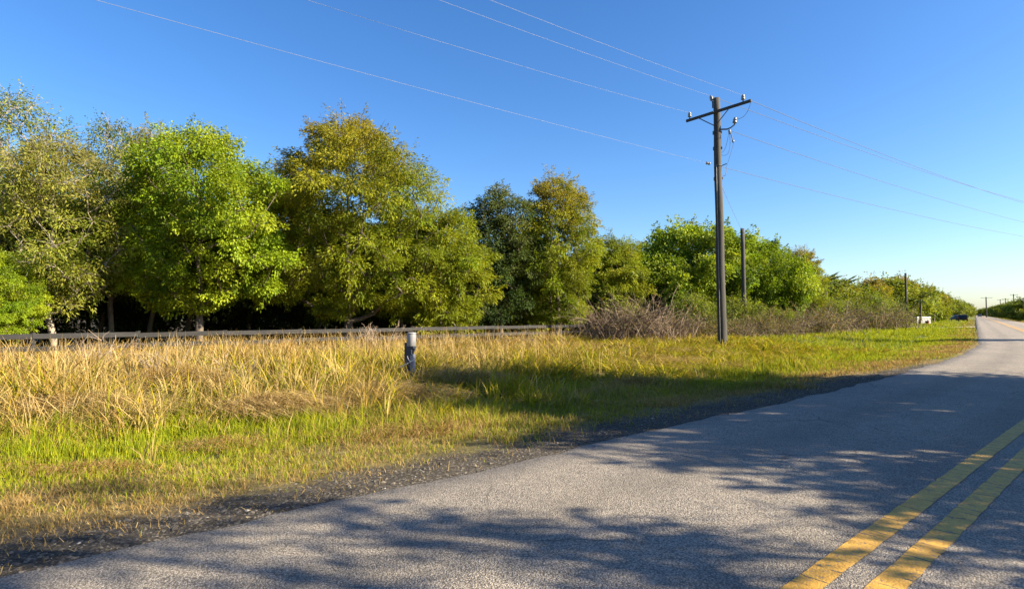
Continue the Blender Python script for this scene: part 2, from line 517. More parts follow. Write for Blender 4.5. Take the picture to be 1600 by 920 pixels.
xs = stretch(-1600, 2600, 34, 40, -18, 34, 0.3)
ys = stretch(-900, 3600, 26, 44, -2, 42, 0.3)
gx, gy = np.meshgrid(xs, ys)
gz = ground_z(gx, gy)
gs, gw = SW(gx, gy)
far = np.hypot(gx, gy)
gz = np.where(np.abs(gw) < 3.3, -0.06, gz)
k, l = gx.shape
idx = np.arange(k * l).reshape(k, l)
faces = np.stack([idx[:-1, :-1], idx[:-1, 1:], idx[1:, 1:], idx[1:, :-1]], -1).reshape(-1, 4)
gf = green_field(gx, gy, gs, gw)[..., None]
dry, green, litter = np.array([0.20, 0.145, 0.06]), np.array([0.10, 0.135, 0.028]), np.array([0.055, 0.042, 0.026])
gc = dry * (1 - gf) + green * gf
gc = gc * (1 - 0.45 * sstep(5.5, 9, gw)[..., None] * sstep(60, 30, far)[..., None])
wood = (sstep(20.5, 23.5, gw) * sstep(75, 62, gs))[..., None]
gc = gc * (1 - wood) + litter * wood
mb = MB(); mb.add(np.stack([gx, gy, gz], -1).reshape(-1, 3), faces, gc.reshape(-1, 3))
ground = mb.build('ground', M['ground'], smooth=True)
tag(ground, 'grass verge and field ground beside the road', None, None, 'structure')
float_attr(ground.data, 'lat', np.abs(gw) + 1.6 * sstep(14, 30, gs))

# ------------------------------------------------------------------ road with its two yellow lines
W_L, W_R = 3.47, -3.35
ss = np.concatenate([np.arange(-30, 70, 0.2), np.geomspace(70, 2500, 160)])
tw = np.linspace(0, 1, 15)
el = W_L + (fbm(ss, ss * 0, 0.6, 3) - 0.5) * 0.24 + (fbm(ss, ss * 0 + 5, 4, 3) - 0.5) * 0.16
er = W_R + (fbm(ss, ss * 0 + 9, 0.7, 6) - 0.5) * 0.15
ww = er[:, None] + (el - er)[:, None] * tw
sg = np.broadcast_to(ss[:, None], ww.shape)
crown = 0.03 * (1 - ((ww - 0.06) / 3.4) ** 2) - 0.012
pr = P(sg, ww, crown)
skl = P(ss, el + 0.10, -0.10)[:, None]; skr = P(ss, er - 0.10, -0.10)[:, None]
pr = np.concatenate([skr, pr, skl], 1)
lat = np.concatenate([er[:, None], ww, el[:, None]], 1)
n_, k_ = pr.shape[:2]
idx = np.arange(n_ * k_).reshape(n_, k_)
faces = np.stack([idx[:-1, :-1], idx[1:, :-1], idx[1:, 1:], idx[:-1, 1:]], -1).reshape(-1, 4)[:, ::-1]
mb = MB(); mb.add(pr.reshape(-1, 3), faces)
road = tag(mb.build('road', M['asphalt'], smooth=True), 'two lane grey asphalt road bending away to the left', None, None, 'structure')
float_attr(road.data, 'lat', lat)


def strip(name, wc, width, mat, s0, s1, lift, parent, rough=0.012):
    s = np.concatenate([np.arange(s0, min(60, s1), 0.06), np.geomspace(60, s1, 120)]) if s1 > 60 else np.arange(s0, s1, 0.06)
    a = wc - width / 2 + (vnoise(s, s * 0 + wc, 0.13, 2) - 0.5) * rough
    b = wc + width / 2 + (vnoise(s, s * 0 - wc, 0.11, 5) - 0.5) * rough
    z = 0.03 * (1 - ((wc - 0.06) / 3.4) ** 2) - 0.012 + lift
    v = np.stack([P(s, a, z), P(s, b, z)], 1).reshape(-1, 3)
    i = np.arange(len(s) - 1) * 2
    m = MB(); m.add(v, np.stack([i, i + 1, i + 3, i + 2], -1)[:, ::-1])
    o = m.build(name, mat, parent)
    float_attr(o.data, 'lon', np.repeat(s, 2))
    return o


strip('yellow_line', 0.155, 0.165, M['yellow'], -12, 700, 0.005, road)
strip('yellow_line', -0.165, 0.165, M['yellow'], -12, 700, 0.005, road)

# driveway apron far along on the left
dv = MB()
sq = np.linspace(3.7, 19, 24)
v = np.stack([P(np.full(24, 92.0) + 0.4 * np.sin(sq), sq, 0.01), P(np.full(24, 97.5) + 0.3 * np.sin(sq * 1.3), sq, 0.01)], 1).reshape(-1, 3)
v[:, 2] = ground_z(v[:, 0], v[:, 1]) + 0.05
i = np.arange(23) * 2
dv.add(v, np.stack([i, i + 2, i + 3, i + 1], -1))
tag(dv.build('driveway', M['slab']), 'pale sandy driveway leading off the road into the yard', None, None, 'structure')

# ------------------------------------------------------------------ gravel on the shoulder
def pebbles(name, label, n, sampler, size, seed):
    r = np.random.default_rng(seed)
    x, y = sampler(r, n)
    n = len(x)
    z = np.where(np.abs(SW(x, y)[1]) < 3.4, 0.0, ground_z(x, y))
    a = r.random((n, 1)) * 6.28
    sz = size * (0.5 + 1.3 * r.random((n, 1)) ** 4 + 1.6 * (r.random((n, 1)) > 0.985))
    ang = a + np.array([0, 1.6, 3.1, 4.7]) + r.random((n, 4)) * 0.5
    ring = np.stack([np.cos(ang), np.sin(ang), np.full_like(ang, 0.25)], -1) * (sz * (0.7 + 0.5 * r.random((n, 4))))[..., None]
    top = np.concatenate([(r.random((n, 2)) - 0.5) * sz * 0.6, sz * (0.5 + 0.4 * r.random((n, 1)))], 1)[:, None]
    v = np.concatenate([ring, top], 1) + np.stack([x, y, z], -1)[:, None] - np.array([0, 0, 0.004])
    b = (np.arange(n) * 5)[:, None, None]
    f = (b + np.array([(0, 1, 4), (1, 2, 4), (2, 3, 4), (3, 0, 4)])).reshape(-1, 3)
    g = r.random((n, 1))
    c = np.array([0.078, 0.068, 0.054]) * (0.3 + 1.6 * g) + (r.random((n, 1)) > 0.99) * np.array([0.24, 0.23, 0.21])
    mb = MB(); mb.add(v.reshape(-1, 3), f, np.repeat(c, 5, 0))
    return tag(mb.build(name, M['pebble']), label, 'gravel', None, 'stuff')


def shoulder(r, n):
    s = -3 + 26 * r.random(n) ** 1.5
    w = 3.45 + np.abs(r.normal(0, 0.65, n))
    keep = w < 5.2
    p = P(s[keep], w[keep])
    return p[:, 0], p[:, 1]


pebbles('shoulder_gravel', 'loose grey gravel and pale chips along the road edge', 44000, shoulder, 0.0105, 5)

# ------------------------------------------------------------------ grass
def blades(mb, x, y, z, h, wd, az, lean, c_root, c_tip, nseg, r, curl=1.0):
    """tapered ribbons that bend over towards az by lean (0 upright .. 1 lying)"""
    n = len(x)
    d = np.stack([np.cos(az), np.sin(az)], -1)
    tw_ = az + r.normal(0, 0.9, n) + np.pi / 2
    sd = np.stack([np.cos(tw_), np.sin(tw_), np.zeros(n)], -1) * (wd / 2)[:, None]
    ts = np.linspace(0, 1, nseg + 1)
    ctr = []
    for t in ts:
        out = lean * h * (0.22 * t + 0.75 * t ** 2.3 * curl)
        up = h * (t - 0.55 * np.minimum(lean, 1.35) ** 1.5 * t ** 2)
        ctr.append(np.stack([x + d[:, 0] * out, y + d[:, 1] * out, z + up], -1))
    vs, cs = [], []
    for i, t in enumerate(ts):
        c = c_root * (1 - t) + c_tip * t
        if i < nseg:
            k = 1 - 0.55 * t
            vs += [ctr[i] - sd * k, ctr[i] + sd * k]; cs += [c, c]
        else:
            vs.append(ctr[i]); cs.append(c)
    m = 2 * nseg + 1
    V = np.stack(vs, 1); C = np.stack(cs, 1)
    b = (np.arange(n) * m)[:, None]
    for i in range(nseg - 1):
        q = b + np.array([2 * i, 2 * i + 1, 2 * i + 3, 2 * i + 2])
        if i == 0: F = [q]
        else: F.append(q)
    tri = b + np.array([2 * nseg - 2, 2 * nseg - 1, 2 * nseg])
    st = mb.n
    mb.add(V.reshape(-1, 3), tri, C.reshape(-1, 3))
    if nseg > 1:
        for q in F: mb.f.append(q + st)


def in_view(x, y, margin=2.6):
    return (y > 0.6) & (np.abs(x) < 0.93 * y + margin)


def tall_edge(s):
    """w where the standing grass begins"""
    return 6.6 + 2.7 * sstep(6.0, -1.5, s) + 0.7 * np.sin(s * 0.8) + 0.35 * np.sin(s * 2.1 + 1) + 1.3 * (vnoise(s, s * 0 + 3.3, 0.7, 41) - 0.5)


def tufts(r, n, s_rng, w_rng, per, spread, bias=1.0):
    s = s_rng[0] + (s_rng[1] - s_rng[0]) * r.random(n) ** bias
    w = w_rng[0] + (w_rng[1] - w_rng[0]) * r.random(n)
    s = np.repeat(s, per); w = np.repeat(w, per)
    tid = np.repeat(np.arange(n), per)
    a = r.random(len(s)) * 6.283; q = np.abs(r.normal(0, spread, len(s)))
    p = P(s, w)
    x = p[:, 0] + np.cos(a) * q; y = p[:, 1] + np.sin(a) * q
    k = in_view(x, y)
    return x[k], y[k], a[k], tid[k]


STRAW = np.array([[0.44, 0.31, 0.115], [0.37, 0.25, 0.085], [0.52, 0.39, 0.18], [0.29, 0.18, 0.06], [0.42, 0.32, 0.15]])
FRESH = np.array([[0.235, 0.275, 0.012], [0.31, 0.315, 0.016], [0.16, 0.225, 0.012], [0.38, 0.345, 0.022], [0.12, 0.155, 0.012]])


def pick(r, pal, n):
    return pal[r.integers(0, len(pal), n)] * (0.8 + 0.4 * r.random((n, 1)))


# standing dry grass between the mown verge and the fence
r = np.random.default_rng(21)
mb = MB()
x, y, a, tid = tufts(r, 9800, (-9, 33), (6.0, 21.5), 15, 0.085)
s, w = SW(x, y)
tj = np.random.default_rng(26).normal(0, 0.45, tid.max() + 1)[tid]
k = (w + tj > tall_edge(s)) & ~((s > 24) & (w > 17))
x, y, a, tid, s, w = x[k], y[k], a[k], tid[k], s[k], w[k]
n = len(x)
tall = 0.46 + 0.07 * sstep(8, 2, s) + 0.30 * sstep(0.2, 2.2, w - tall_edge(s)) + 0.70 * (fbm(x, y, 1.6, 2) - 0.5) + 0.35 * (vnoise(x, y, 0.45, 7) - 0.5)
tall = tall * (1 - 0.25 * sstep(11, 22, s)) * (1 - 0.17 * sstep(12.5, 18.5, w) * sstep(24, 8, s))
th_ = np.random.default_rng(5).random(tid.max() + 1)[tid]
h = np.clip(tall * (0.60 + 0.75 * th_) * (0.6 + 0.5 * r.random(n)), 0.12, 1.15)
swept = sstep(4, 13, s)
PXY = at(641, 14.0)                                            # trampled round the service post
pu = PXY / np.linalg.norm(PXY)
al = (x - PXY[0]) * pu[0] + (y - PXY[1]) * pu[1]; ax_ = np.abs((x - PXY[0]) * pu[1] - (y - PXY[1]) * pu[0])
h = h * np.where((al > -1.6) & (al < 0.3) & (ax_ < 0.34), 0.80, 1.0)
taz = np.random.default_rng(6).random(tid.max() + 1)[tid] * 6.283           # every tuft leans its own way
wind = math.atan2(-u0[1], u0[0]) + 0.25
az = np.where(r.random(n) < 0.35, a, np.where(th_ < 0.35 + 0.5 * swept, wind + r.normal(0, 0.35, n), taz + r.normal(0, 0.4, n)))
tl = np.random.default_rng(16).random(tid.max() + 1)[tid]
lean = np.clip(0.36 + 0.34 * swept + 0.85 * tl ** 1.4 + r.normal(0, 0.18, n), 0.03, 1.4)
flat = (fbm(x, y, 1.1, 14) > 0.64) & (r.random(n) < 0.75)      # patches laid over by the wind
lean = np.where(flat, np.clip(lean + 0.55, 0, 1.35), lean)
g = np.clip(0.36 - 0.22 * sstep(7, 2, s) + 1.5 * (fbm(x, y, 1.9, 9) - 0.5) - 0.28 * sstep(11, 15, w) + 0.52 * sstep(2, 9, s) * sstep(16, 9, w) + 0.45 * sstep(16, 24, s), 0.02, 0.95)
isg = r.random(n) < g * 0.85
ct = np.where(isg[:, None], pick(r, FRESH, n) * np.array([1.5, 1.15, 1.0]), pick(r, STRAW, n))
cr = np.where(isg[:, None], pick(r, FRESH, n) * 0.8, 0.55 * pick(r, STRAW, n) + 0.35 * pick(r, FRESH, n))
rust = (fbm(x, y, 0.9, 23) > 0.60)[:, None] & (~isg)[:, None]
ct = np.where(rust, ct * np.array([0.72, 0.58, 0.45]), ct)
dist = np.hypot(x, y)
wd = np.clip(dist * 0.00155, 0.012, 0.045) * (0.7 + 0.7 * r.random(n))
z = ground_z(x, y)
near = dist < 17
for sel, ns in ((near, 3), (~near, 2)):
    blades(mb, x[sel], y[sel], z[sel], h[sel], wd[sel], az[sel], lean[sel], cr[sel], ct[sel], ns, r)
# pale stalks with feathery heads standing clear of the rest
x, y, a, tid = tufts(r, 1100, (-8, 14), (9.0, 20.5), 3, 0.25)
n = len(x); z = ground_z(x, y)
h = 0.55 + 0.45 * r.random(n)
az = a; lean = np.clip(0.25 + r.normal(0, 0.15, n), 0.05, 0.7)
c = pick(r, STRAW, n) * 1.1
blades(mb, x, y, z, h, np.clip(np.hypot(x, y) * 0.0007, 0.006, 0.02), az, lean, c * 0.8, c, 3, r)
d = np.stack([np.cos(az), np.sin(az)], -1)
tip = np.stack([x + d[:, 0] * lean * h, y + d[:, 1] * lean * h, z + h * (1 - 0.55 * lean ** 1.5)], -1)
for j in range(4):
    q = tip - np.stack([d[:, 0] * lean * 0.05, d[:, 1] * lean * 0.05, np.full(n, 0.04)], -1) * j
    blades(mb, q[:, 0], q[:, 1], q[:, 2], 0.05 + 0.05 * r.random(n), np.full(n, 0.008), r.random(n) * 6.28, 0.4 + 0.4 * r.random(n), c, c * 1.1, 1, r)
# swaths laid flat by the wind
for (s_, w_, rad, cnt, up_) in ((1.0, 10.6, 0.9, 1100, 0.30), (3.4, 9.2, 0.9, 1100, 0.32), (5.6, 9.0, 1.0, 1200, 0.34), (-1.6, 11.6, 0.9, 900, 0.30), (2.6, 12.2, 0.8, 700, 0.45), (8.2, 10.0, 0.9, 800, 0.30), (17.5, 9.6, 1.2, 800, 0.12), (21.0, 11.0, 1.2, 700, 0.12)):
    q = r.random(cnt) ** 0.6 * rad; b_ = r.random(cnt) * 6.28
    c = P(s_, w_)
    x = c[0] + np.cos(b_) * q * 1.5; y = c[1] + np.sin(b_) * q * 0.8
    cc = pick(r, STRAW, cnt) * np.array([1.12, 1.12, 1.15])
    blades(mb, x, y, ground_z(x, y) + up_ * (0.3 + 0.7 * (1 - q / rad)) * (0.5 + 0.5 * r.random(cnt)), 0.35 + 0.4 * r.random(cnt), np.full(cnt, 0.014), r.normal(-0.35, 0.5, cnt), 1.15 + 0.25 * r.random(cnt), cc * 0.8, cc, 3, r)
# stalks poking up through the fence rails
x, y, a, tid = tufts(r, 330, (-6, 22), (17.6, 19.0), 4, 0.2)
n = len(x); c = pick(r, STRAW, n)
blades(mb, x, y, ground_z(x, y), 0.7 + 0.5 * r.random(n), np.full(n, 0.016), a, np.clip(0.3 + r.normal(0, 0.2, n), 0.05, 0.9), c * 0.8, c, 3, r)
tag(mb.build('tall_dry_grass', M['grass']), 'tall straw coloured grass standing between verge and board fence', 'grass', None, 'stuff')

# mown verge: short green and straw blades
mb = MB()
for (nt_, srg, wrg, per, spread, bias, hh, ns) in ((14500, (-4, 14), (3.7, 10.8), 12, 0.06, 1.0, 1.0, 2),
                                                  (5200, (9, 34), (4.2, 14.5), 10, 0.10, 1.0, 1.5, 2),
                                                  (5200, (22, 90), (3.7, 17.0), 9, 0.20, 1.2, 1.7, 1),
                                                  (3000, (60, 230), (3.8, 22.0), 8, 0.5, 1.2, 2.2, 1),
                                                  (3000, (15, 62), (3.6, 6.3), 9, 0.12, 1.0, 1.1, 1),
                                                  (1800, (60, 400), (-14.0, -4.2), 8, 0.5, 1.2, 2.2, 1)):
    x, y, a, tid = tufts(r, nt_, srg, wrg, per, spread, bias)
    s, w = SW(x, y)
    aw = np.abs(w)
    dens = sstep(4.05, 5.3, aw + 1.5 * (fbm(x, y, 0.8, 6) - 0.5) + 0.9 * sstep(14, 30, s))
    k = (r.random(len(x)) < dens * 0.95 + 0.02) & ((w < tall_edge(s) + 1.2) | (s > 22))
    x, y, a, tid, s, w = x[k], y[k], a[k], tid[k], s[k], w[k]
    n = len(x); aw = np.abs(w)
    gf = green_field(x, y, s, aw)
    clump = np.random.default_rng(9).random(tid.max() + 1)[tid]
    h = hh * (0.05 + 0.05 * sstep(5, 8, aw) + 0.07 * sstep(0.45, 0.8, fbm(x, y, 1.2, 18)) + 0.03 * clump) * (0.6 + 0.8 * r.random(n))
    h = h * (1 + 0.9 * sstep(-1.6, 0.2, w - tall_edge(s)) * (s < 22))
    isg = r.random(n) < gf * 1.25
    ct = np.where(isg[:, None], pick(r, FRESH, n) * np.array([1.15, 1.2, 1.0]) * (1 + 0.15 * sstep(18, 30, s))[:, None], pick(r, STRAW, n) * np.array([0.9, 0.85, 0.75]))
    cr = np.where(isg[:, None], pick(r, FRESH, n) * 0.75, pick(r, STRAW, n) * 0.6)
    lean = np.clip(np.where(isg, 0.45, 0.75) + r.normal(0, 0.25, n), 0.05, 1.2)
    dist = np.hypot(x, y)
    wd = np.clip(dist * 0.0009, 0.0045, 0.09) * (0.7 + 0.7 * r.random(n))
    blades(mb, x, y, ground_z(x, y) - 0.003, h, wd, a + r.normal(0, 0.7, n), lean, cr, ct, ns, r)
# straw litter blown over the gravel
cnt = 9000
s_ = -3.5 + 24 * r.random(cnt) ** 1.4; w_ = 3.5 + 2.6 * r.random(cnt) ** 0.75
p_ = P(s_, w_); x, y = p_[:, 0], p_[:, 1]
cc = pick(r, STRAW, cnt) * (0.45 + 0.5 * r.random((cnt, 1)))
blades(mb, x, y, ground_z(x, y) + 0.006, 0.03 + 0.09 * r.random(cnt) ** 2, np.full(cnt, 0.006), r.random(cnt) * 6.28, 1.3 + 0.1 * r.random(cnt), cc, cc, 2, r)
# mats of dead thatch lying on the verge
for (s_, w_, rad, cnt) in ((-0.6, 8.2, 0.75, 900), (0.8, 7.1, 0.5, 500), (2.2, 7.5, 0.6, 700), (4.2, 6.3, 0.8, 700), (9.5, 7.6, 0.9, 900), (12.5, 7.9, 1.0, 900), (15.5, 8.1, 1.0, 800), (6.5, 9.3, 0.8, 700), (-1.4, 6.9, 0.7, 600), (-2.5, 9.6, 0.9, 900), (0.2, 9.9, 0.8, 800)):
    q = r.random(cnt) ** 0.6 * rad; b_ = r.random(cnt) * 6.28
    c = P(s_, w_)
    x = c[0] + np.cos(b_) * q * 1.6; y = c[1] + np.sin(b_) * q * 0.7
    cc = pick(r, STRAW, cnt) * np.array([1.0, 0.92, 0.8])
    blades(mb, x, y, ground_z(x, y) + 0.02 + 0.09 * (1 - q / rad) * r.random(cnt), 0.10 + 0.22 * r.random(cnt), np.full(cnt, 0.009), r.normal(-0.5, 0.7, cnt), 1.0 + 0.25 * r.random(cnt), cc * 0.8, cc, 2, r)
tag(mb.build('verge_grass', M['grass']), 'short green and straw coloured grass of the mown roadside verge', 'grass', None, 'stuff')

# ------------------------------------------------------------------ trees
def tree_parts(seed, H, Rx, zb, shape, n_clump, cl_r, n_leaf, lf_len, lf_w, pal, droop=0.3, bark='bark', gap=0.75, inner=0.3,
               trunk_r=0.14, twigs=0, lean=(0, 0), top_tint=None, squash=0.62, tip_r=0.012, up=0.5, spread=1.0):
    """trunk mesh with limbs out to every leaf clump, and crown mesh of single leaves"""
    r = np.random.default_rng(seed)
    prof = {'round': lambda t: np.sin(np.pi * np.clip(t, 0, 1) ** 0.85) ** 0.55,
            'oval': lambda t: np.sin(np.pi * (0.12 + 0.88 * t)) ** 0.6,
            'cone': lambda t: (1 - t) ** 0.75 * (0.55 + 0.45 * np.minimum(1, t * 6)),
            'vase': lambda t: (0.35 + 0.75 * t) * np.sqrt(np.clip(1 - t ** 4, 0, 1))}[shape]
    ph = r.random(6) * 6.28
    c = []
    tries = 0
    sep = gap * cl_r
    while len(c) < n_clump and tries < 60:
        tries += 1
        m = 400
        t = r.random(m) ** 0.9
        th = r.random(m) * 6.283
        lob = 1 + 0.20 * np.sin(2 * th + ph[0] + 4 * t) + 0.14 * np.sin(3 * th + ph[1] - 7 * t) + 0.10 * np.sin(7 * t * 2 + ph[2])
        rr = np.sqrt(inner ** 2 + (1 - inner ** 2) * r.random(m)) * Rx * prof(t) * lob
        pts = np.stack([rr * np.cos(th) + lean[0] * t, rr * np.sin(th) + lean[1] * t, zb + (H - zb - 0.3 * cl_r) * t], -1)
        for p in pts:
            if len(c) >= n_clump: break
            if not c or np.min(np.sum((np.array(c) - p) ** 2, 1)) > sep ** 2: c.append(p)
        if tries % 8 == 7: sep *= 0.9
    c = np.array(c)
    # skeleton
    hb = zb + 0.78 * (H - zb)
    tk = 9
    tz = np.linspace(-0.1, hb, tk)
    wob = np.cumsum(r.normal(0, 0.06, (tk, 2)), 0) * (H / 9)
    trunk = np.stack([wob[:, 0] + lean[0] * 0.7 * np.clip(tz / hb, 0, 1) ** 1.5, wob[:, 1] + lean[1] * 0.7 * np.clip(tz / hb, 0, 1) ** 1.5, tz], -1)
    trunk[0, :2] = trunk[1, :2] = 0
    fine = np.stack([np.interp(np.linspace(0, tk - 1, 33), np.arange(tk), trunk[:, i]) for i in range(3)], -1)
    nodes = [tuple(p) for p in fine]; par = [-1] + list(range(len(fine) - 1)); cnt = [0.0] * len(fine)
    order = np.argsort(np.linalg.norm(c[:, :2], axis=1) + 0.3 * c[:, 2])
    segs, ends = [], []
    for ci in order:
        p = c[ci]
        N = np.array(nodes)
        dz = p[2] - N[:, 2]
        dxy = np.linalg.norm(N[:, :2] - p[:2], axis=1)
        cost = np.sqrt(dxy ** 2 + dz ** 2) + 2.0 * np.maximum(0, up * dxy - dz) + 50 * (N[:, 2] < zb * 0.75)
        j = int(np.argmin(cost))
        a = N[j]
        mid1 = a + (p - a) * 0.36 + np.array([*r.normal(0, 0.05, 2), -0.04]) * np.linalg.norm(p - a)
        mid2 = a + (p - a) * 0.70 + np.array([*r.normal(0, 0.06, 2), -0.02]) * np.linalg.norm(p - a)
        b0 = len(nodes)
        nodes += [tuple(mid1), tuple(mid2), tuple(p)]
        par += [j, b0, b0 + 1]; cnt += [0.0, 0.0, 1.0]
        segs.append((j, b0, b0 + 1, b0 + 2)); ends.append(b0 + 2)
    cnt = np.array(cnt)
    for i in range(len(nodes) - 1, 0, -1):
        if par[i] >= 0: cnt[par[i]] += cnt[i]
    N = np.array(nodes)
    rad = tip_r * np.maximum(cnt, 0.6) ** 0.5
    sc = trunk_r / rad[0]
    rad_t = rad[:33] * sc * np.linspace(1, 0.75, 33)
    rad_t[0] *= 1.5; rad_t[1] *= 1.15
    tb = MB()
    tb.tubes(fine[::2], rad_t[::2], 8)
    seg = np.array(segs)
    Pp = N[seg]
    rr = rad[seg] * max(1.0, sc * 0.7)
    rr[:, 0] = np.minimum(rr[:, 0], rr[:, 1] * 1.25)
    tb.tubes(Pp, rr, 5)
    # leaves
    nc = len(c)
    cid = np.repeat(np.arange(nc), n_leaf)
    n = len(cid)
    v = norm(r.normal(0, 1, (n, 3)))
    cr_ = cl_r * (0.65 + 0.6 * r.random(nc)) * spread
    q = r.random((n, 1)) ** 0.42
    off = v * q * cr_[cid][:, None] * np.array([1, 1, squash])
    # ragged clumps: a few sprays poke out of each one
    sp = norm(r.normal(0, 1, (nc * 5, 3)) + np.array([0, 0, 0.15]))
    ks = r.random(n) < 0.34
    sd = sp[cid * 5 + r.integers(0, 5, n)]
    off = np.where(ks[:, None], sd * (0.5 + 0.95 * r.random((n, 1))) * cr_[cid][:, None] + r.normal(0, 0.10, (n, 3)) * cl_r, off)
    pos = c[cid] + off
    outw = norm(np.concatenate([c[cid][:, :2], np.zeros((n, 1))], 1) + 1e-6)
    dr = norm(norm(off) * 0.9 + outw * 0.35 + r.normal(0, 0.45, (n, 3)) - np.array([0, 0, droop]))
    nm = norm(norm(off) * 0.8 + outw * 0.35 + np.array([0, 0, 0.55]) + r.normal(0, 0.45, (n, 3)))
    sdv = norm(np.cross(dr, nm))
    nm = np.cross(sdv, dr)
    L = lf_len * (0.65 + 0.7 * r.random((n, 1))); Wd = lf_w * (0.7 + 0.6 * r.random((n, 1)))
    b = pos; tip = pos + dr * L - np.array([0, 0, 0.15]) * L
    mid = pos + dr * L * 0.45 + nm * L * 0.06
    V = np.stack([b, mid + sdv * Wd / 2 - nm * Wd * 0.12, tip, mid - sdv * Wd / 2 - nm * Wd * 0.12], 1)
    pal = np.array(pal)
    ctone = r.random(nc)
    ti = np.clip((ctone[cid] * 0.75 + 0.25 * r.random(n)) * len(pal), 0, len(pal) - 0.01).astype(int)
    C = pal[ti] * (0.78 + 0.44 * r.random((n, 1))) * (0.70 + 0.6 * r.random(nc)[cid][:, None])
    if top_tint is not None:
        tc_, z0, z1, side, amt = top_tint
        kx = sstep(z0, z1, (pos[:, 2] + side * pos[:, 0]) / H + 0.28 * (ctone[cid] - 0.5) + r.normal(0, 0.05, n))[:, None] * amt
        C = C * (1 - kx) + np.array(tc_) * (0.7 + 0.6 * r.random((n, 1))) * kx
    cb = MB()
    cb.add(V.reshape(-1, 3), np.arange(n * 4).reshape(n, 4), np.repeat(C, 4, 0))
    # bare twigs among the leaves
    if twigs:
        m = nc * twigs
        ci = np.repeat(np.arange(nc), twigs)
        dv = norm(r.normal(0, 1, (m, 3)) + np.array([0, 0, 0.25]) + 0.7 * norm(c[ci] * np.array([1, 1, 0.2])))
        ln = cl_r * (0.7 + 0.9 * r.random((m, 1)))
        q0 = c[ci] - dv * ln * 0.15
        q1 = q0 + dv * ln * 0.5 + r.normal(0, 0.05, (m, 3))
        q2 = q0 + dv * ln + r.normal(0, 0.08, (m, 3)) - np.array([0, 0, 0.05])
        tb.tubes(np.stack([q0, q1, q2], 1), np.broadcast_to(np.array([0.011, 0.008, 0.004]) * (tip_r / 0.012), (m, 3)), 3)
    return tb.mesh('trunk', M[bark], True), cb.mesh('crown', M['leaf'])


def plant_tree(name, meshes, xy, label, group=None, rz=0.0, sc=1.0, scz=None, cat='tree'):
    z = float(ground_z(xy[0], xy[1]))
    o = empty(name, (xy[0], xy[1], z), rz)
    o.scale = (sc, sc, scz or sc)
    for nme, me in zip(('trunk', 'crown'), meshes):
        c = bpy.data.objects.new(nme, me); col.objects.link(c); c.parent = o
    return tag(o, label, cat, group)


LIME = [(0.13, 0.21, 0.012), (0.19, 0.265, 0.014), (0.245, 0.31, 0.016), (0.29, 0.345, 0.02)]
OLIVE = [(0.12, 0.165, 0.011), (0.17, 0.21, 0.013), (0.225, 0.25, 0.016), (0.16, 0.225, 0.014)]
RUST = (0.27, 0.195, 0.02)
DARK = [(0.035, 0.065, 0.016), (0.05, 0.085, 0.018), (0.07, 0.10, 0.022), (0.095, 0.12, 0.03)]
MID = [(0.10, 0.14, 0.016), (0.135, 0.175, 0.018), (0.17, 0.205, 0.022), (0.20, 0.22, 0.03)]
GREYG = [(0.17, 0.215, 0.022), (0.21, 0.24, 0.03), (0.24, 0.245, 0.04), (0.15, 0.21, 0.022)]
OAK = [(0.09, 0.155, 0.010), (0.135, 0.205, 0.012), (0.18, 0.255, 0.015), (0.24, 0.30, 0.025)]

PT = {}
PT['lime'] = tree_parts(101, 8.5, 3.3, 1.8, 'round', 150, 0.66, 680, 0.10, 0.060, LIME, 0.35, trunk_r=0.16, inner=0.45, twigs=2, gap=0.95, spread=0.92)
PT['rust_big'] = tree_parts(102, 10.3, 4.3, 1.5, 'round', 250, 0.66, 540, 0.135, 0.045, OLIVE, 0.3, trunk_r=0.22, inner=0.45, twigs=3, gap=0.95, spread=0.92, top_tint=(RUST, 0.35, 1.05, -0.5, 0.62))
PT['flank'] = tree_parts(103, 6.6, 2.0, 0.5, 'oval', 80, 0.58, 480, 0.14, 0.050, [(0.15, 0.19, 0.012), (0.19, 0.23, 0.014), (0.24, 0.265, 0.016)], 0.35, trunk_r=0.10, inner=0.4, twigs=2, gap=0.9)
PT['dark'] = tree_parts(104, 8.9, 2.15, 1.2, 'oval', 120, 0.6, 440, 0.14, 0.058, DARK, 0.3, trunk_r=0.15, inner=0.3, twigs=2, gap=0.9, top_tint=((0.15, 0.16, 0.05), 0.72, 1.05, 0, 0.8))  # shade from the brown topped neighbour is put into the dark leaf colours
PT['rust_tall'] = tree_parts(105, 9.8, 2.6, 1.2, 'oval', 150, 0.6, 460, 0.155, 0.050, OLIVE, 0.25, trunk_r=0.18, inner=0.35, twigs=3, gap=0.95, spread=0.92, top_tint=((0.26, 0.18, 0.03), 0.6, 1.0, 0.1, 0.6))
PT['thin'] = tree_parts(106, 8.8, 2.0, 2.2, 'vase', 95, 0.52, 200, 0.095, 0.042, GREYG + MID, 0.1, bark='pale_bark', trunk_r=0.11, inner=0.25, twigs=5, lean=(0.6, 0.1), up=0.9, tip_r=0.011)
PT['feather'] = tree_parts(107, 8.0, 2.3, 1.9, 'oval', 125, 0.56, 270, 0.135, 0.042, GREYG, 0.1, bark='pale_bark', trunk_r=0.12, inner=0.25, twigs=6, up=0.8, top_tint=((0.26, 0.20, 0.09), 0.6, 0.95, 0.2, 0.5), tip_r=0.009)
PT['oak'] = tree_parts(108, 8.6, 5.2, 0.9, 'round', 190, 0.95, 430, 0.21, 0.125, OAK, 0.15, trunk_r=0.3, inner=0.5, squash=0.75, gap=0.9)
PT['back'] = tree_parts(109, 9.0, 2.8, 2.4, 'round', 90, 0.85, 200, 0.24, 0.14, DARK, 0.2, trunk_r=0.13, inner=0.1)
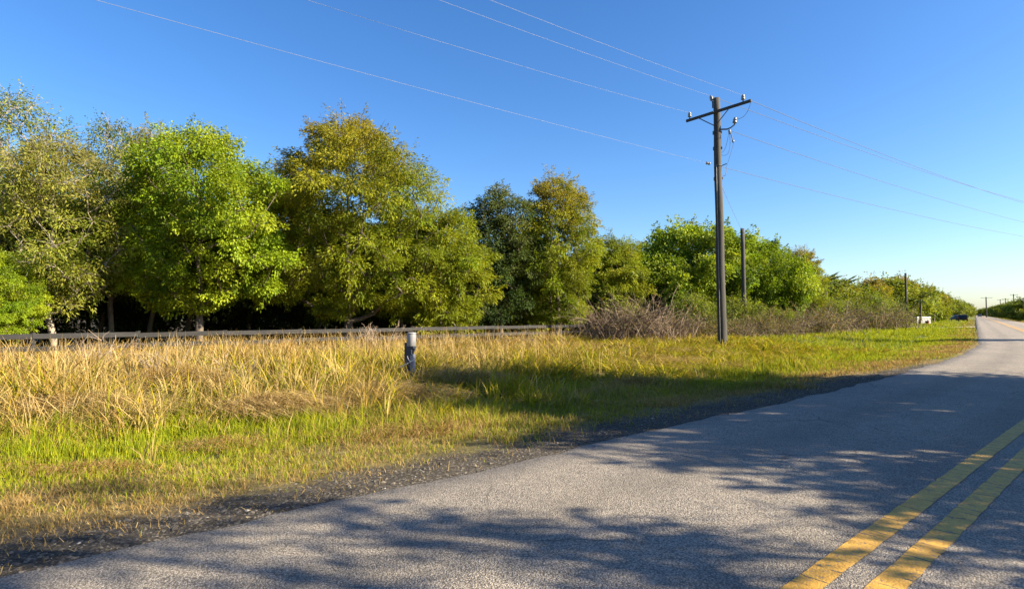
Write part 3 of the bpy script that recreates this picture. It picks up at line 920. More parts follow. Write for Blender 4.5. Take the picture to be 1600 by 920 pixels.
PT['far'] = tree_parts(110, 7.0, 3.4, 0.5, 'round', 80, 0.95, 110, 0.36, 0.22, MID, 0.2, trunk_r=0.2, inner=0.45)
PT['far_olive'] = tree_parts(111, 7.0, 2.8, 0.4, 'oval', 80, 0.85, 110, 0.36, 0.18, OLIVE, 0.2, trunk_r=0.18, inner=0.4, twigs=2, top_tint=((0.22, 0.14, 0.03), 0.5, 1.0, 0.2, 0.7))
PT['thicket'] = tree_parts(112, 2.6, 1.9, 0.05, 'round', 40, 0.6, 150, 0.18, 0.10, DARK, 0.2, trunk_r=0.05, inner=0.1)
PT['shade'] = tree_parts(113, 11.5, 4.4, 2.2, 'oval', 92, 1.0, 135, 0.32, 0.19, MID, 0.2, trunk_r=0.24, inner=0.2)
PT['dense'] = tree_parts(113, 11.5, 4.4, 2.2, 'oval', 130, 1.0, 280, 0.34, 0.20, MID, 0.2, trunk_r=0.24, inner=0.2)
PT['airy'] = tree_parts(114, 9.5, 3.6, 2.4, 'vase', 44, 0.72, 100, 0.26, 0.08, MID, 0.3, trunk_r=0.16, inner=0.15, twigs=5, spread=0.95)

# front row behind the fence, left to right
plant_tree('leafy_sapling', PT['lime'], at(-12, 17.2), 'low bright green sapling at the left edge behind the fence', rz=2.0, sc=0.42, scz=0.40)
plant_tree('thin_tree', PT['thin'], at(-10, 20.0), 'tall sparse tree with pale bare branches at the left edge', rz=0.3, sc=1.02, scz=1.05)
plant_tree('feathery_tree', PT['feather'], at(85, 19.5), 'feathery grey green tree with tan twigs, left of the bright green tree', rz=1.1, sc=0.95)
plant_tree('thin_tree', PT['thin'], at(175, 24.5), 'thin open topped tree behind the feathery one', rz=2.6, sc=1.0, scz=1.12)
plant_tree('thin_tree', PT['feather'], at(235, 26.5), 'slender olive treetop rising behind the bright green tree', rz=4.0, sc=0.9, scz=1.28)
plant_tree('leafy_tree', PT['lime'], at(312, 21.6), 'bright lime green leafy tree left of the big rusty olive tree', rz=2.5)
plant_tree('feathery_tree', PT['rust_big'], at(545, 25.6), 'largest tree, rounded, olive green with rusty brown top', rz=0.0, sc=1.03, scz=1.0)
plant_tree('feathery_tree', PT['flank'], at(692, 27.5), 'small yellow green tree at right flank of the largest tree', rz=1.0, sc=1.02)
plant_tree('conifer_like_tree', PT['dark'], at(782, 32.5), 'narrow tree between the two rusty olive trees, shade coloured into its dark green leaves', rz=0.0)
plant_tree('feathery_tree', PT['rust_tall'], at(872, 34.0), 'tall olive tree with brown top above the fence end', rz=0.0)
plant_tree('feathery_tree', PT['flank'], at(962, 42.0), 'pale olive treetop between brown topped tree and round green tree', rz=2.2, sc=1.15, scz=1.12)
plant_tree('round_tree', PT['oak'], at(1082, 47.5), 'broad round bright green tree behind the utility pole', rz=0.0, sc=1.04)
plant_tree('round_tree', PT['oak'], at(1178, 50.0), 'round green tree right of the utility pole behind the bare stub pole', rz=2.4, sc=0.78, scz=0.93)
plant_tree('feathery_tree', PT['rust_tall'], at(1248, 55.0), 'brownish olive tree at right end of the round green trees', rz=2.9, sc=1.0, scz=0.80)

for px, Y, k, kz, lab in ((744, 38.0, 0.85, 0.74, 'green tree filling the gap left of the narrow dark tree'), (826, 40.0, 0.9, 0.86, 'green tree behind, between narrow dark tree and brown topped tree'), (930, 43.0, 0.9, 0.78, 'green tree behind right side of the brown topped tree'), (1012, 52.0, 1.0, 0.85, 'green tree behind left side of the broad round tree')):
    plant_tree('leafy_tree', PT['far'], at(px, Y), lab, rz=px * 1.0, sc=k, scz=kz * 1.2)

# the dark wood behind the front row
wood_r = np.random.default_rng(77)
for i, (s_, w_) in enumerate([(-10, 26), (-6, 28.5), (-3, 27), (0.5, 28), (3, 30.5), (6, 28), (9, 29), (12, 27), (15, 29), (18, 27.5), (21, 28.5), (24, 28), (27, 27), (30, 29), (34, 29), (38, 31), (-8, 33), (-3, 34), (3, 35), (8, 34), (13, 35), (19, 34), (25, 35), (31, 35), (42, 34), (47, 33)]):
    p = P(s_, w_)
    k = 0.72 + 0.16 * wood_r.random() - (0.08 if s_ > 22 else 0)
    plant_tree('woodland_tree', PT['back'], p[:2], 'dark shaded tree deep in the wood behind the front row', 'shaded trees in the wood behind the fence', rz=wood_r.random() * 6.28, sc=k, scz=k * 0.92)
for i, (s_, w_) in enumerate([(-8, 30), (-4, 31), (0, 31.5), (4, 32.5), (8, 31), (12, 31.5), (16, 31), (20, 31), (24, 31.5), (28, 31.5), (33, 27), (37, 27), (-11, 36), (-2, 38), (5, 38), (11, 38), (17, 38), (23, 38), (29, 38), (36, 37)]):
    p = P(s_ + 0.6, w_)
    k = 0.9 + 0.3 * wood_r.random()
    plant_tree('undergrowth_bush', PT['thicket'], p[:2], 'dark green undergrowth bush in the shade of the wood', 'undergrowth bushes in the wood behind the fence', rz=wood_r.random() * 6.28, sc=k, cat='bush')

# tree line along the left of the road into the distance
line = [(1285, 70, 'far', 0.95, 'mid green tree beside the olive tree at start of far tree line'),
        (1312, 78, 'far_olive', 0.92, 'olive tree in the far tree line under the first palm'),
        (1338, 84, 'far', 0.92, 'green tree in the far tree line left of the distant pole'),
        (1362, 88, 'far_olive', 1.08, 'rusty olive tree in the far tree line above the brambles'),
        (1388, 96, 'far', 1.18, 'tallest green tree just left of the distant pole'),
        (1408, 104, 'far_olive', 1.28, 'brownish tree directly behind the distant pole'),
        (1432, 112, 'far', 1.15, 'green tree just right of the distant pole'),
        (1450, 128, 'far_olive', 1.2, 'olive tree above the low white box'),
        (1466, 150, 'far', 1.15, 'dark tree behind the parked vehicles, nearest of three'),
        (1482, 185, 'far', 1.1, 'dark tree behind the parked vehicles, middle of three'),
        (1495, 225, 'far', 1.15, 'dark tree behind the parked vehicles, farthest of three'),
        (1507, 280, 'far', 1.15, 'distant rounded tree at left of the road end'),
        (1514, 380, 'far', 1.2, 'farthest tree at left of the road end')]
for i, (px, Y, kd, k, lab) in enumerate(line):
    plant_tree('roadside_tree', PT[kd], at(px, Y), lab, 'tree line left of the far road', rz=i * 1.7, sc=k, scz=k * 0.92)
for i, (px, Y, k) in enumerate([(1270, 84, 0.9), (1300, 92, 0.95), (1328, 98, 0.95), (1350, 104, 1.0), (1378, 112, 1.0), (1400, 122, 1.05), (1425, 134, 0.95), (1445, 150, 1.0), (1474, 215, 1.1), (1488, 260, 1.1)]):
    plant_tree('roadside_tree', PT['far'], at(px, Y), 'tree in the back rank of the far tree line', 'back rank of the tree line left of the far road', rz=i * 2.3 + 1, sc=k, scz=k * 0.9)

# trees on the right of the far road
rt = [(1612, 150, 0.85, 'dark tree at the right picture edge beside the far road'), (1590, 190, 0.8, 'second tree from the right edge beside the far road'),
      (1576, 240, 0.85, 'third tree from the right edge beside the far road'), (1564, 310, 0.9, 'fourth tree from the right edge beside the far road'),
      (1553, 390, 0.95, 'fifth tree from the right edge beside the far road'), (1543, 500, 1.0, 'sixth tree from right edge, near the road end'),
      (1533, 650, 1.0, 'farthest tree on the right, where the road vanishes')]
for i, (px, Y, k, lab) in enumerate(rt):
    plant_tree('roadside_tree', PT['far'], at(px, Y), lab, 'tree line right of the far road', rz=i * 1.3, sc=k * 1.7, scz=k * 1.08)
for i, (px, Y, k) in enumerate([(1606, 172, .55), (1596, 165, .42), (1584, 215, .55), (1571, 275, .6), (1560, 350, .6), (1549, 440, .7), (1538, 570, .8), (1530, 800, 0.9), (1620, 135, .6)]):
    plant_tree('roadside_bush', PT['far'], at(px, Y), 'low bush between the trees right of the far road', 'bushes right of the far road', rz=i * 2.1, sc=k * 1.7, scz=k * 0.85, cat='bush')

# trees on the near right side of the road: out of the picture, their shade falls across it
sh = [((20.0, 9.6), 'shade', 0.86, 0.66, 0.0), ((14.6, 4.4), 'shade', 0.60, 0.72, 1.2), ((18.4, 8.0), 'dense', 0.84, 1.04, 2.0), ((12.4, 2.3), 'shade', 0.56, 0.48, 2.6), ((9.9, 0.5), 'airy', 0.74, 1.02, 0.6), ((39.0, 33.5), 'shade', 0.42, 0.9, 0.5)]
for i, (xy, kd, k, kz, rz) in enumerate(sh):
    plant_tree('roadside_tree', PT[kd], xy, 'roadside tree right of the road outside the picture, shading the lane', 'shade trees right of the road', rz=rz, sc=k, scz=kz)

# ------------------------------------------------------------------ palms in the far tree line
def frond_mesh():
    mb = MB()
    t = np.linspace(0, 1, 9)
    rib = np.stack([t * 1.5, 0 * t, 0.75 * t - 1.15 * t ** 2], -1)
    mb.tubes(rib, 0.02 * (1 - 0.8 * t), 4, (0.09, 0.12, 0.03))
    r = np.random.default_rng(4)
    for sgn in (-1, 1):
        for q in np.linspace(0.3, 1.0, 15):
            b = np.array([q * 1.5, 0, 0.75 * q - 1.15 * q * q])
            d = norm(np.array([0.65 + 0.4 * q, sgn * (1.05 - 0.5 * q), -0.25 - 0.25 * r.random()]))
            L = 0.75 * (1 - 0.35 * abs(q - 0.6))
            e = b + d * L
            wv = np.array([0.06, -sgn * 0.02, 0.0])
            mb.add([b - wv, b + wv, e], [(0, 1, 2)], np.array([0.09, 0.12, 0.03]) * (0.7 + 0.6 * r.random()))
    return mb.mesh('frond', M['leaf'])


FROND = frond_mesh()


def palm(xy, h, label, rz=0.0):
    z = float(ground_z(*xy))
    o = empty('palm_tree', (xy[0], xy[1], z), rz)
    zz = np.linspace(-0.1, h, 8)
    mb = MB(); mb.tubes(np.stack([0.15 * np.sin(zz / h * 2), 0 * zz, zz], -1), np.interp(zz, [-0.1, 0.4, h], [0.24, 0.17, 0.15]), 8)
    mb.build('trunk', M['bark'], o, True)
    for j in range(22):
        f = bpy.data.objects.new('frond', FROND); col.objects.link(f); f.parent = o
        f.location = (0.15 * math.sin(2), 0, h - 0.05)
        f.rotation_euler = (0, [-0.75, -0.2, 0.35, -1.05, 0.8][j % 5], j * 2.4)
        f.scale = ((0.75, 1.0, 0.85, 0.65)[j % 4],) * 3
    return tag(o, label, 'palm tree', 'palms in the far tree line')


palm(at(1289, 66), 5.0, 'cabbage palm right of the brownish olive tree')
palm(at(1319, 74), 5.2, 'cabbage palm crown above the brambles, left of the distant pole')
palm(at(1437, 92), 4.0, 'palm with arching fronds just right of the distant pole')
palm(at(1458, 118), 4.2, 'small palm farther right of the distant pole')

# ------------------------------------------------------------------ brambles: bare arching stems
def bramble_mesh(seed, wx, wy, h, n, leafy):
    r = np.random.default_rng(seed)
    b = np.stack([r.normal(0, wx * 0.42, n), r.normal(0, wy * 0.42, n), np.zeros(n)], -1)
    a = r.random(n) * 6.28
    ln = h * (0.6 + 0.75 * r.random(n))
    ln *= 0.55 + 0.45 * np.exp(-(b[:, 0] / (wx * 0.6)) ** 2)
    t = np.linspace(0, 1, 6)
    arch = 0.2 + 1.0 * r.random(n)
    d = np.stack([np.cos(a), np.sin(a)], -1)
    out = ln[:, None] * (0.45 * t + 0.55 * arch[:, None] * t ** 2)
    upw = ln[:, None] * (1.15 * t - 0.55 * arch[:, None] * t ** 2.2)
    Pp = np.stack([b[:, :1] + d[:, :1] * out, b[:, 1:2] + d[:, 1:2] * out, upw], -1) + r.normal(0, 0.035, (n, 6, 3))
    rad = 0.016 * (0.6 + 0.8 * r.random((n, 1))) * (1 - 0.75 * t)
    base = np.array([[0.15, 0.10, 0.068], [0.20, 0.145, 0.095], [0.095, 0.058, 0.038], [0.26, 0.20, 0.14]])
    mb = MB(); mb.tubes(Pp, rad, 3, base[r.integers(0, 4, n)] * (0.8 + 0.4 * r.random((n, 1))))
    # side twigs
    m = n * 3
    i = r.integers(0, n, m); j = r.integers(2, 5, m)
    q0 = Pp[i, j]; dv = norm(r.normal(0, 1, (m, 3)) + np.array([0, 0, 0.4])) * (0.15 + 0.35 * r.random((m, 1)))
    q = np.stack([q0, q0 + dv * 0.55 + r.normal(0, 0.03, (m, 3)), q0 + dv], 1)
    mb.tubes(q, np.broadcast_to(np.array([0.006, 0.005, 0.002]), (m, 3)), 3, base[r.integers(0, 4, m)])
    stems = mb.mesh('stems', M['stem'])
    m = int(n * leafy)
    lb = MB()
    i = r.integers(0, n, m); j = r.integers(1, 6, m)
    pos = Pp[i, j] + r.normal(0, 0.08, (m, 3))
    dr = norm(r.normal(0, 1, (m, 3))); sd = norm(np.cross(dr, r.normal(0, 1, (m, 3))))
    L = 0.05 + 0.07 * r.random((m, 1))
    V = np.stack([pos, pos + dr * L * 0.5 + sd * L * 0.35, pos + dr * L, pos + dr * L * 0.5 - sd * L * 0.35], 1)
    pal = np.array([[0.11, 0.12, 0.03], [0.17, 0.13, 0.05], [0.09, 0.11, 0.025], [0.20, 0.14, 0.07]])
    lb.add(V.reshape(-1, 3), np.arange(m * 4).reshape(m, 4), np.repeat(pal[r.integers(0, 4, m)], 4, 0))
    return stems, lb.mesh('leaves', M['leaf'])


BR = [bramble_mesh(1, 2.2, 1.6, 1.9, 260, 3), bramble_mesh(2, 2.6, 1.8, 1.6, 260, 10.0), bramble_mesh(3, 3.0, 2.0, 1.7, 240, 28.0)]


def bramble(k, px, Y, label, sc=1.0, scz=1.0, rz=0.0):
    xy = at(px, Y)
    o = empty('bramble_thicket', (xy[0], xy[1], float(ground_z(*xy)) - 0.02), rz)
    o.scale = (sc, sc, scz)
    for nme, me in zip(('stems', 'leaves'), BR[k]):
        c = bpy.data.objects.new(nme, me); col.objects.link(c); c.parent = o
    return tag(o, label, 'bramble', 'bare bramble thickets along the field edge')


bramble(0, 955, 29.5, 'bare grey bramble thicket at the end of the board fence', 0.95, 1.1, 0.2)
bramble(0, 1005, 30.5, 'tallest bare bramble mound, second from the fence end', 1.05, 1.28, 2.0)
bramble(0, 1045, 32.5, 'bare bramble mound just left of the utility pole', 0.9, 1.0, 0.5)
bramble(2, 1092, 35.5, 'leafy bramble thicket close behind left side of the utility pole', 1.0, 0.85, 1.5)
bramble(1, 1150, 37.0, 'brown bramble thicket just right of the utility pole', 0.9, 0.72, 0.1)
bramble(2, 1188, 39.5, 'leafy bramble thicket right of the bare stub pole', 0.85, 1.05, 2.5)
bramble(0, 1232, 43.0, 'grey bramble thicket in front of the brownish olive tree', 1.0, 0.8, 1.0)
bramble(2, 1266, 46.0, 'leafy brown thicket below the first palm', 1.1, 1.2, 0.3)
bramble(0, 1302, 51.0, 'grey bramble thicket below the second palm', 1.3, 1.15, 2.2)
bramble(1, 1330, 56.0, 'brown bramble thicket between second palm and distant pole', 1.0, 1.55, 1.4)
bramble(2, 1362, 61.0, 'leafy bramble thicket left of the distant pole', 1.5, 1.3, 0.8)
bramble(1, 1392, 69.0, 'last bramble thicket before the green yard', 1.2, 1.65, 2.0)
GREENB = tree_parts(115, 2.6, 1.7, 0.05, 'round', 38, 0.5, 240, 0.12, 0.06, MID, 0.2, trunk_r=0.05, inner=0.2, twigs=4)
for px, Y, k, kz, lab in ((1084, 38.0, 1.0, 1.2, 'green bush among the brambles just left of the utility pole'), (1148, 41.0, 1.1, 1.15, 'green bush behind the brambles right of the utility pole'),
                          (1212, 45.0, 0.9, 0.85, 'small green bush between brambles under the round trees'), (1284, 55.0, 1.2, 1.3, 'green bush between the brambles under the first palm'),
                          (1318, 60.0, 1.1, 1.2, 'green bush behind the brambles under the second palm'), (1350, 66.0, 1.4, 1.5, 'broad green bush in the brambles left of the distant pole'),
                          (1380, 74.0, 1.3, 1.6, 'green bush at the brambles by the distant pole')):
    plant_tree('green_bush', GREENB, at(px, Y), lab, 'green bushes among the brambles', rz=px * 0.7, sc=k, scz=kz, cat='bush')


def dry_weed(px, Y, label, k, rz, sc):
    xy = at(px, Y)
    o = empty('dead_weed', (xy[0], xy[1], float(ground_z(*xy)) - 0.02), rz)
    o.scale = (sc, sc, sc)
    c = bpy.data.objects.new('stems', WEED); col.objects.link(c); c.parent = o
    return tag(o, label, 'weed', 'dead branching weeds in front of the fence')


def weed_mesh():
    r = np.random.default_rng(8)
    mb = MB()
    n = 16
    a = r.random(n) * 6.28; ln = 0.7 + 0.7 * r.random(n); t = np.linspace(0, 1, 5)
    d = np.stack([np.cos(a), np.sin(a), 1.1 + 0.9 * r.random(n)], -1); d = norm(d)
    Pp = d[:, None] * ln[:, None, None] * t[None, :, None] + np.cumsum(r.normal(0, 0.02, (n, 5, 3)), 1)
    Pp[:, 0] = 0
    mb.tubes(Pp, np.broadcast_to(0.011 * (1 - 0.7 * t), (n, 5)), 4, np.tile([[0.33, 0.25, 0.18]], (n, 1)))
    m = 60
    i = r.integers(0, n, m); j = r.integers(2, 5, m); q0 = Pp[i, j]
    dv = norm(r.normal(0, 0.6, (m, 3)) + d[i] * 0.8) * (0.15 + 0.3 * r.random((m, 1)))
    mb.tubes(np.stack([q0, q0 + dv * 0.5 + r.normal(0, 0.02, (m, 3)), q0 + dv], 1), np.broadcast_to(np.array([0.006, 0.005, 0.003]), (m, 3)), 3, np.tile([[0.30, 0.23, 0.17]], (m, 1)))
    return mb.mesh('stems', M['stem'])


WEED = weed_mesh()
dry_weed(155, 13.8, 'dead branching weed rising over the fence rail, far left', 0, 0.4, 1.0)
dry_weed(262, 12.6, 'dead weed leaning before the fence, left of the bright green tree', 0, 2.0, 0.8)
dry_weed(375, 12.2, 'dead weed tilted right in the tall grass under the bright green tree', 0, 4.0, 0.7)
dry_weed(598, 21.5, 'dead bush of bare twigs below the largest tree, behind the rail', 0, 1.0, 1.15)
dry_weed(570, 22.5, 'bare twiggy shrub against the fence left of the grey capped post', 0, 3.0, 1.0)

# ------------------------------------------------------------------ board fence
fence = empty('board_fence', tuple(P(0.0, 19.2)))
fw = 19.2
fr = np.random.default_rng(31)
posts = np.arange(-9.3, 25.6, 2.44)
inv = fence.location
for i, sp in enumerate(posts):
    p = P(sp, fw) - np.array(inv)
    gz_ = float(ground_z(*P(sp, fw)[:2]))
    mb = MB(); lx = fr.normal(0, 0.012, 2)
    mb.beam((p[0], p[1], gz_ - 0.25), (p[0] + lx[0], p[1] + lx[1], 1.10 + fr.normal(0, 0.015)), 0.10, 0.10, np.ones(3) * (0.8 + 0.4 * fr.random()))
    mb.build('post', M['fence'], fence)
for i in range(len(posts) - 1):
    for zr in (0.99, 0.67, 0.35):
        z0, z1 = zr + fr.normal(0, 0.012), zr + fr.normal(0, 0.012)
        a = P(posts[i] + 0.004, fw - 0.068 + 0.004 * (i % 2), z0) - np.array([inv[0], inv[1], 0]); b = P(posts[i + 1] - 0.004, fw - 0.068 + 0.004 * (i % 2), z1) - np.array([inv[0], inv[1], 0])
        mb = MB(); mb.beam(a, b, 0.028, 0.14, np.ones(3) * (0.75 + 0.6 * fr.random()))
        mb.build('rail', M['fence'], fence)
tag(fence, 'long dark weathered board fence behind the tall grass', 'fence')

# ------------------------------------------------------------------ grey capped service post in the grass
def service_post():
    xy = at(641, 14.0)
    z = float(ground_z(*xy))
    o = empty('service_post', (xy[0], xy[1], z + 0.21), R(-18))
    o.scale = (0.82, 0.82, 0.80)
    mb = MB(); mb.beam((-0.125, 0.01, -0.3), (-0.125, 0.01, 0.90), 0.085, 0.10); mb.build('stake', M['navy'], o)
    mb = MB(); mb.beam((0.01, 0, -0.3), (0.01, 0, 0.74), 0.18, 0.15); mb.build('terminal_box', M['navy'], o)  # canister's shadow on the box is put into its dark colour
    mb = MB(); mb.beam((0.125, -0.005, -0.2), (0.125, -0.005, 0.56), 0.05, 0.14); mb.box((0.105, -0.083, 0.30), (0.10, 0.012, 0.44)); mb.build('lit_panel', M['lit_plastic'], o)  # pale panel stands in for the sunlit part of the box
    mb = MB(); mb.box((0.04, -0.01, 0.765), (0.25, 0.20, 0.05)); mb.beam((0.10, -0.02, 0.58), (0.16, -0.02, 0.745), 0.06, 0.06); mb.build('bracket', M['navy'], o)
    mb = MB()
    mb.lathe([(0.128, 0.0), (0.134, 0.012), (0.134, 0.36), (0.130, 0.372)], 24, (0.055, -0.01, 0.795)); cap = mb.build('canister', M['grey_cap'], o, True)
    mb = MB(); mb.lathe([(0.131, 0.0), (0.141, 0.006), (0.141, 0.034), (0.132, 0.046), (0.07, 0.056)], 24, (0.055, -0.01, 1.160)); mb.build('lid', M['grey_cap'], cap, True)
    t = np.linspace(0, 1, 12)
    cv = np.stack([-0.02 + 0.20 * t, -0.12 - 0.05 * np.sin(t * 3.1), 0.50 - 0.17 * np.sin(t * 2.2) + 0.03 * t], -1)
    mb = MB(); mb.tubes(cv, np.full(12, 0.009), 6); mb.build('loose_cable', M['white'], o, True)
    cv = np.stack([0.12 - 0.36 * t, -0.14 - 0.06 * t, 0.34 - 0.17 * t], -1)
    mb = MB(); mb.tubes(cv, np.full(12, 0.014), 6); mb.build('ground_strap', M['white'], o, True)
    return tag(o, 'short dark post with grey canister cap standing in the tall grass', 'service post')


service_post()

# ------------------------------------------------------------------ utility pole and its wires
PX, PY = at(1128, 27.0)
PZ = float(ground_z(PX, PY))
pole = empty('utility_pole', (PX, PY, PZ))
TOPX, TOPZ = -0.14, 11.83 - PZ
zz = np.linspace(-0.4, TOPZ, 16)
mb = MB()
ctr = np.stack([TOPX * np.clip(zz / TOPZ, 0, 1) + 0.012 * np.sin(zz * 1.3), 0.01 * np.sin(zz * 0.9), zz], -1)
mb.tubes(ctr, np.interp(zz, [-0.4, TOPZ], [0.215, 0.155]), 16)
n = mb.n - 16
mb.v.append(np.array([[TOPX, 0, TOPZ + 0.02]], np.float32)); mb.c.append(np.full((1, 3), 0.5, np.float32)); mb.n += 1
mb.f.append(np.array([(mb.n - 1, n + (j + 1) % 16, n + j) for j in range(16)]))
mb.build('shaft', M['pole'], pole, True)
ad = norm(np.array([0.66, -0.75, 0.03]))              # along the crossarm, towards the camera side
ln_ = np.array([0.80, 0.60, 0.0])                    # along the line
AZ = 11.12 - PZ
def axis_pt(z): return np.array([TOPX * z / TOPZ, 0, z])
off = -ln_ * 0.20
ac = axis_pt(AZ) + off
mb = MB(); mb.beam(ac - ad * 1.48, ac + ad * 1.80, 0.10, 0.125); mb.build('crossarm', M['pole'], pole)
for sg_ in (-1, 1):
    mb = MB(); mb.beam(ac + off * 0.35 + ad * 0.80 * sg_ - np.array([0, 0, 0.05]), axis_pt(AZ - 0.62) + off * 0.85 + ad * 0.04 * sg_, 0.012, 0.045); mb.build('brace', M['dark_metal'], pole)
mb = MB(); mb.tubes(np.stack([ac - ln_ * 0.12, ac + ln_ * 0.42]), np.array([0.016, 0.016]), 6); mb.build('through_bolt', M['metal'], pole)
INS = [(0.028, 0.0), (0.028, 0.10), (0.085, 0.10), (0.095, 0.14), (0.062, 0.17), (0.088, 0.20), (0.088, 0.235), (0.058, 0.26), (0.066, 0.29), (0.045, 0.33), (0.02, 0.34)]
mb = MB(); mb.lathe(INS, 12); INS_ME = mb.mesh('insulator', M['ceramic'], True)


def insulator(loc, rot=(0, 0, 0), sc=1.0):
    o = bpy.data.objects.new('insulator', INS_ME); col.objects.link(o); o.parent = pole
    o.location = loc; o.rotation_euler = rot; o.scale = (sc,) * 3
    return o


I_L = ac - ad * 1.30 + np.array([0, 0, 0.06]); insulator(I_L)
I_R = ac + ad * 1.42 + np.array([0, 0, 0.06]); insulator(I_R)
tp = axis_pt(TOPZ) + np.array([-0.16, 0.08, -0.16])
insulator(tp, (0, R(-14), 0), 1.0)
mb = MB(); mb.beam(axis_pt(TOPZ - 0.45) + np.array([-0.17, 0.05, 0]), tp + np.array([0, 0, 0.04]), 0.05, 0.02); mb.build('pole_top_bracket', M['dark_metal'], pole)
# side bracket with post insulator, fused cut-out and arrester
br0 = axis_pt(AZ - 0.78)
br1 = br0 + np.array([0.42, -0.16, -0.04]); br2 = br0 + np.array([0.72, -0.25, 0.14])
mb = MB(); mb.tubes(np.stack([br0 + np.array([0.12, 0, 0]), br1, (br1 + br2) / 2 + np.array([0, 0, -0.03]), br2]), np.array([0.035, 0.035, 0.03, 0.028]), 6); mb.build('side_bracket', M['dark_metal'], pole, True)
insulator(br2 + np.array([0, 0, -0.02]), (0, R(8), 0), 1.12)
co = br1 + np.array([0.10, -0.02, -0.02])
mb = MB(); mb.lathe([(0.02, 0.0), (0.06, -0.03), (0.065, -0.10), (0.045, -0.13), (0.06, -0.16), (0.03, -0.22)], 10, co); cut = mb.build('fuse_cutout', M['ceramic'], pole, True)
mb = MB(); mb.tubes(np.stack([co + np.array([0.05, 0, -0.16]), co + np.array([0.09, -0.02, -0.34]), co + np.array([0.13, -0.03, -0.52])]), np.array([0.022, 0.02, 0.018]), 6); mb.build('fuse_tube', M['dark_metal'], cut, True)
mb = MB(); mb.lathe([(0.01, 0), (0.05, -0.02), (0.05, -0.10), (0.02, -0.14)], 10, co + np.array([0.15, -0.03, -0.50])); mb.build('arrester', M['ceramic'], pole, True)


def cable(a, b, sag, r_, name, mat, parent, side=np.zeros(3), n=14):
    t = np.linspace(0, 1, n)[:, None]
    p = a + (b - a) * t + np.array([0, 0, -1.0]) * sag * 4 * t * (1 - t) + side * 4 * t * (1 - t)
    m = MB(); m.tubes(p, np.full(n, r_), 5)
    return m.build(name, mat, parent, True)


arm_end = ac + ad * 1.78
cable(arm_end, br2 + np.array([0, 0, 0.25]), 0.22, 0.009, 'jumper_wire', M['black_wire'], pole, np.array([0.12, 0, 0]))
cable(co + np.array([0, 0, -0.2]), axis_pt(AZ - 2.0) + np.array([0.17, 0, 0]), 0.35, 0.008, 'jumper_wire', M['black_wire'], pole, np.array([0.15, 0, 0]))
cable(co + np.array([-0.05, 0, -0.2]), axis_pt(AZ - 1.9) + np.array([0.16, -0.05, 0]), 0.2, 0.008, 'jumper_wire', M['black_wire'], pole, np.array([0.02, 0, 0]))
NZ = AZ - 2.52
cable(co + np.array([0.2, -0.03, -0.55]), axis_pt(NZ - 0.15) + np.array([0.30, -0.18, 0]), 0.05, 0.008, 'jumper_wire', M['black_wire'], pole)
cable(axis_pt(NZ - 0.12) + np.array([0.36, -0.1, 0]), axis_pt(NZ - 0.45) + np.array([0.17, -0.05, 0]), 0.16, 0.012, 'drip_loop', M['wire'], pole, np.array([0.05, 0, 0]))
for zq, nm_ in ((AZ - 0.95, 'clamp'), (AZ - 1.7, 'clamp'), (NZ - 0.62, 'clamp')):
    c_ = axis_pt(zq)
    mb = MB(); mb.box(c_ + np.array([-0.185, -0.02, 0]), (0.06, 0.09, 0.16)); mb.box(c_ + np.array([0.175, -0.02, 0.03]), (0.05, 0.08, 0.11)); mb.build(nm_, M['dark_metal'], pole)
mb = MB(); mb.lathe([(0.165, -0.03), (0.185, -0.02), (0.185, 0.02), (0.165, 0.03)], 14, axis_pt(NZ)); mb.beam(axis_pt(NZ) + np.array([0.16, -0.08, 0]), axis_pt(NZ) + np.array([0.36, -0.14, 0.07]), 0.03, 0.04); mb.build('guy_band', M['dark_metal'], pole)
for q in (0.35, 0.62, 0.9):
    pass
de = axis_pt(NZ) - ln_ * 0.9
for q in (0.35, 0.50):
    mb = MB(); mb.lathe([(0.015, 0), (0.06, 0.02), (0.075, 0.05), (0.02, 0.09)], 10, axis_pt(NZ) - ln_ * (q + 0.25) * 1.1, -ln_); mb.build('strain_insulator', M['ceramic'], pole, True)
zz2 = np.linspace(0.2, NZ, 20)
mb = MB(); gxp = np.stack([TOPX * zz2 / TOPZ - np.interp(zz2, [0, TOPZ], [0.15, 0.11]), -np.interp(zz2, [0, TOPZ], [0.165, 0.12]), zz2], -1); mb.tubes(gxp, np.full(20, 0.011), 5); mb.build('ground_wire', M['metal'], pole, True)
tag(pole, 'tall wooden utility pole with tilted-looking crossarm standing in the grass', 'utility pole')

base = np.array([PX, PY, PZ])


def span(a, b, sag, label, name='power_line', n=40, r_=0.0042, mat='wire'):
    t = np.linspace(0, 1, n)[:, None]
    p = a + (b - a) * t - np.array([0, 0, 1.0]) * sag * 4 * t * (1 - t)
    m = MB(); m.tubes(p, np.full(n, r_), 5)
    return tag(m.build(name, M[mat], None, True), label, 'overhead wire', 'overhead wires of the utility line')


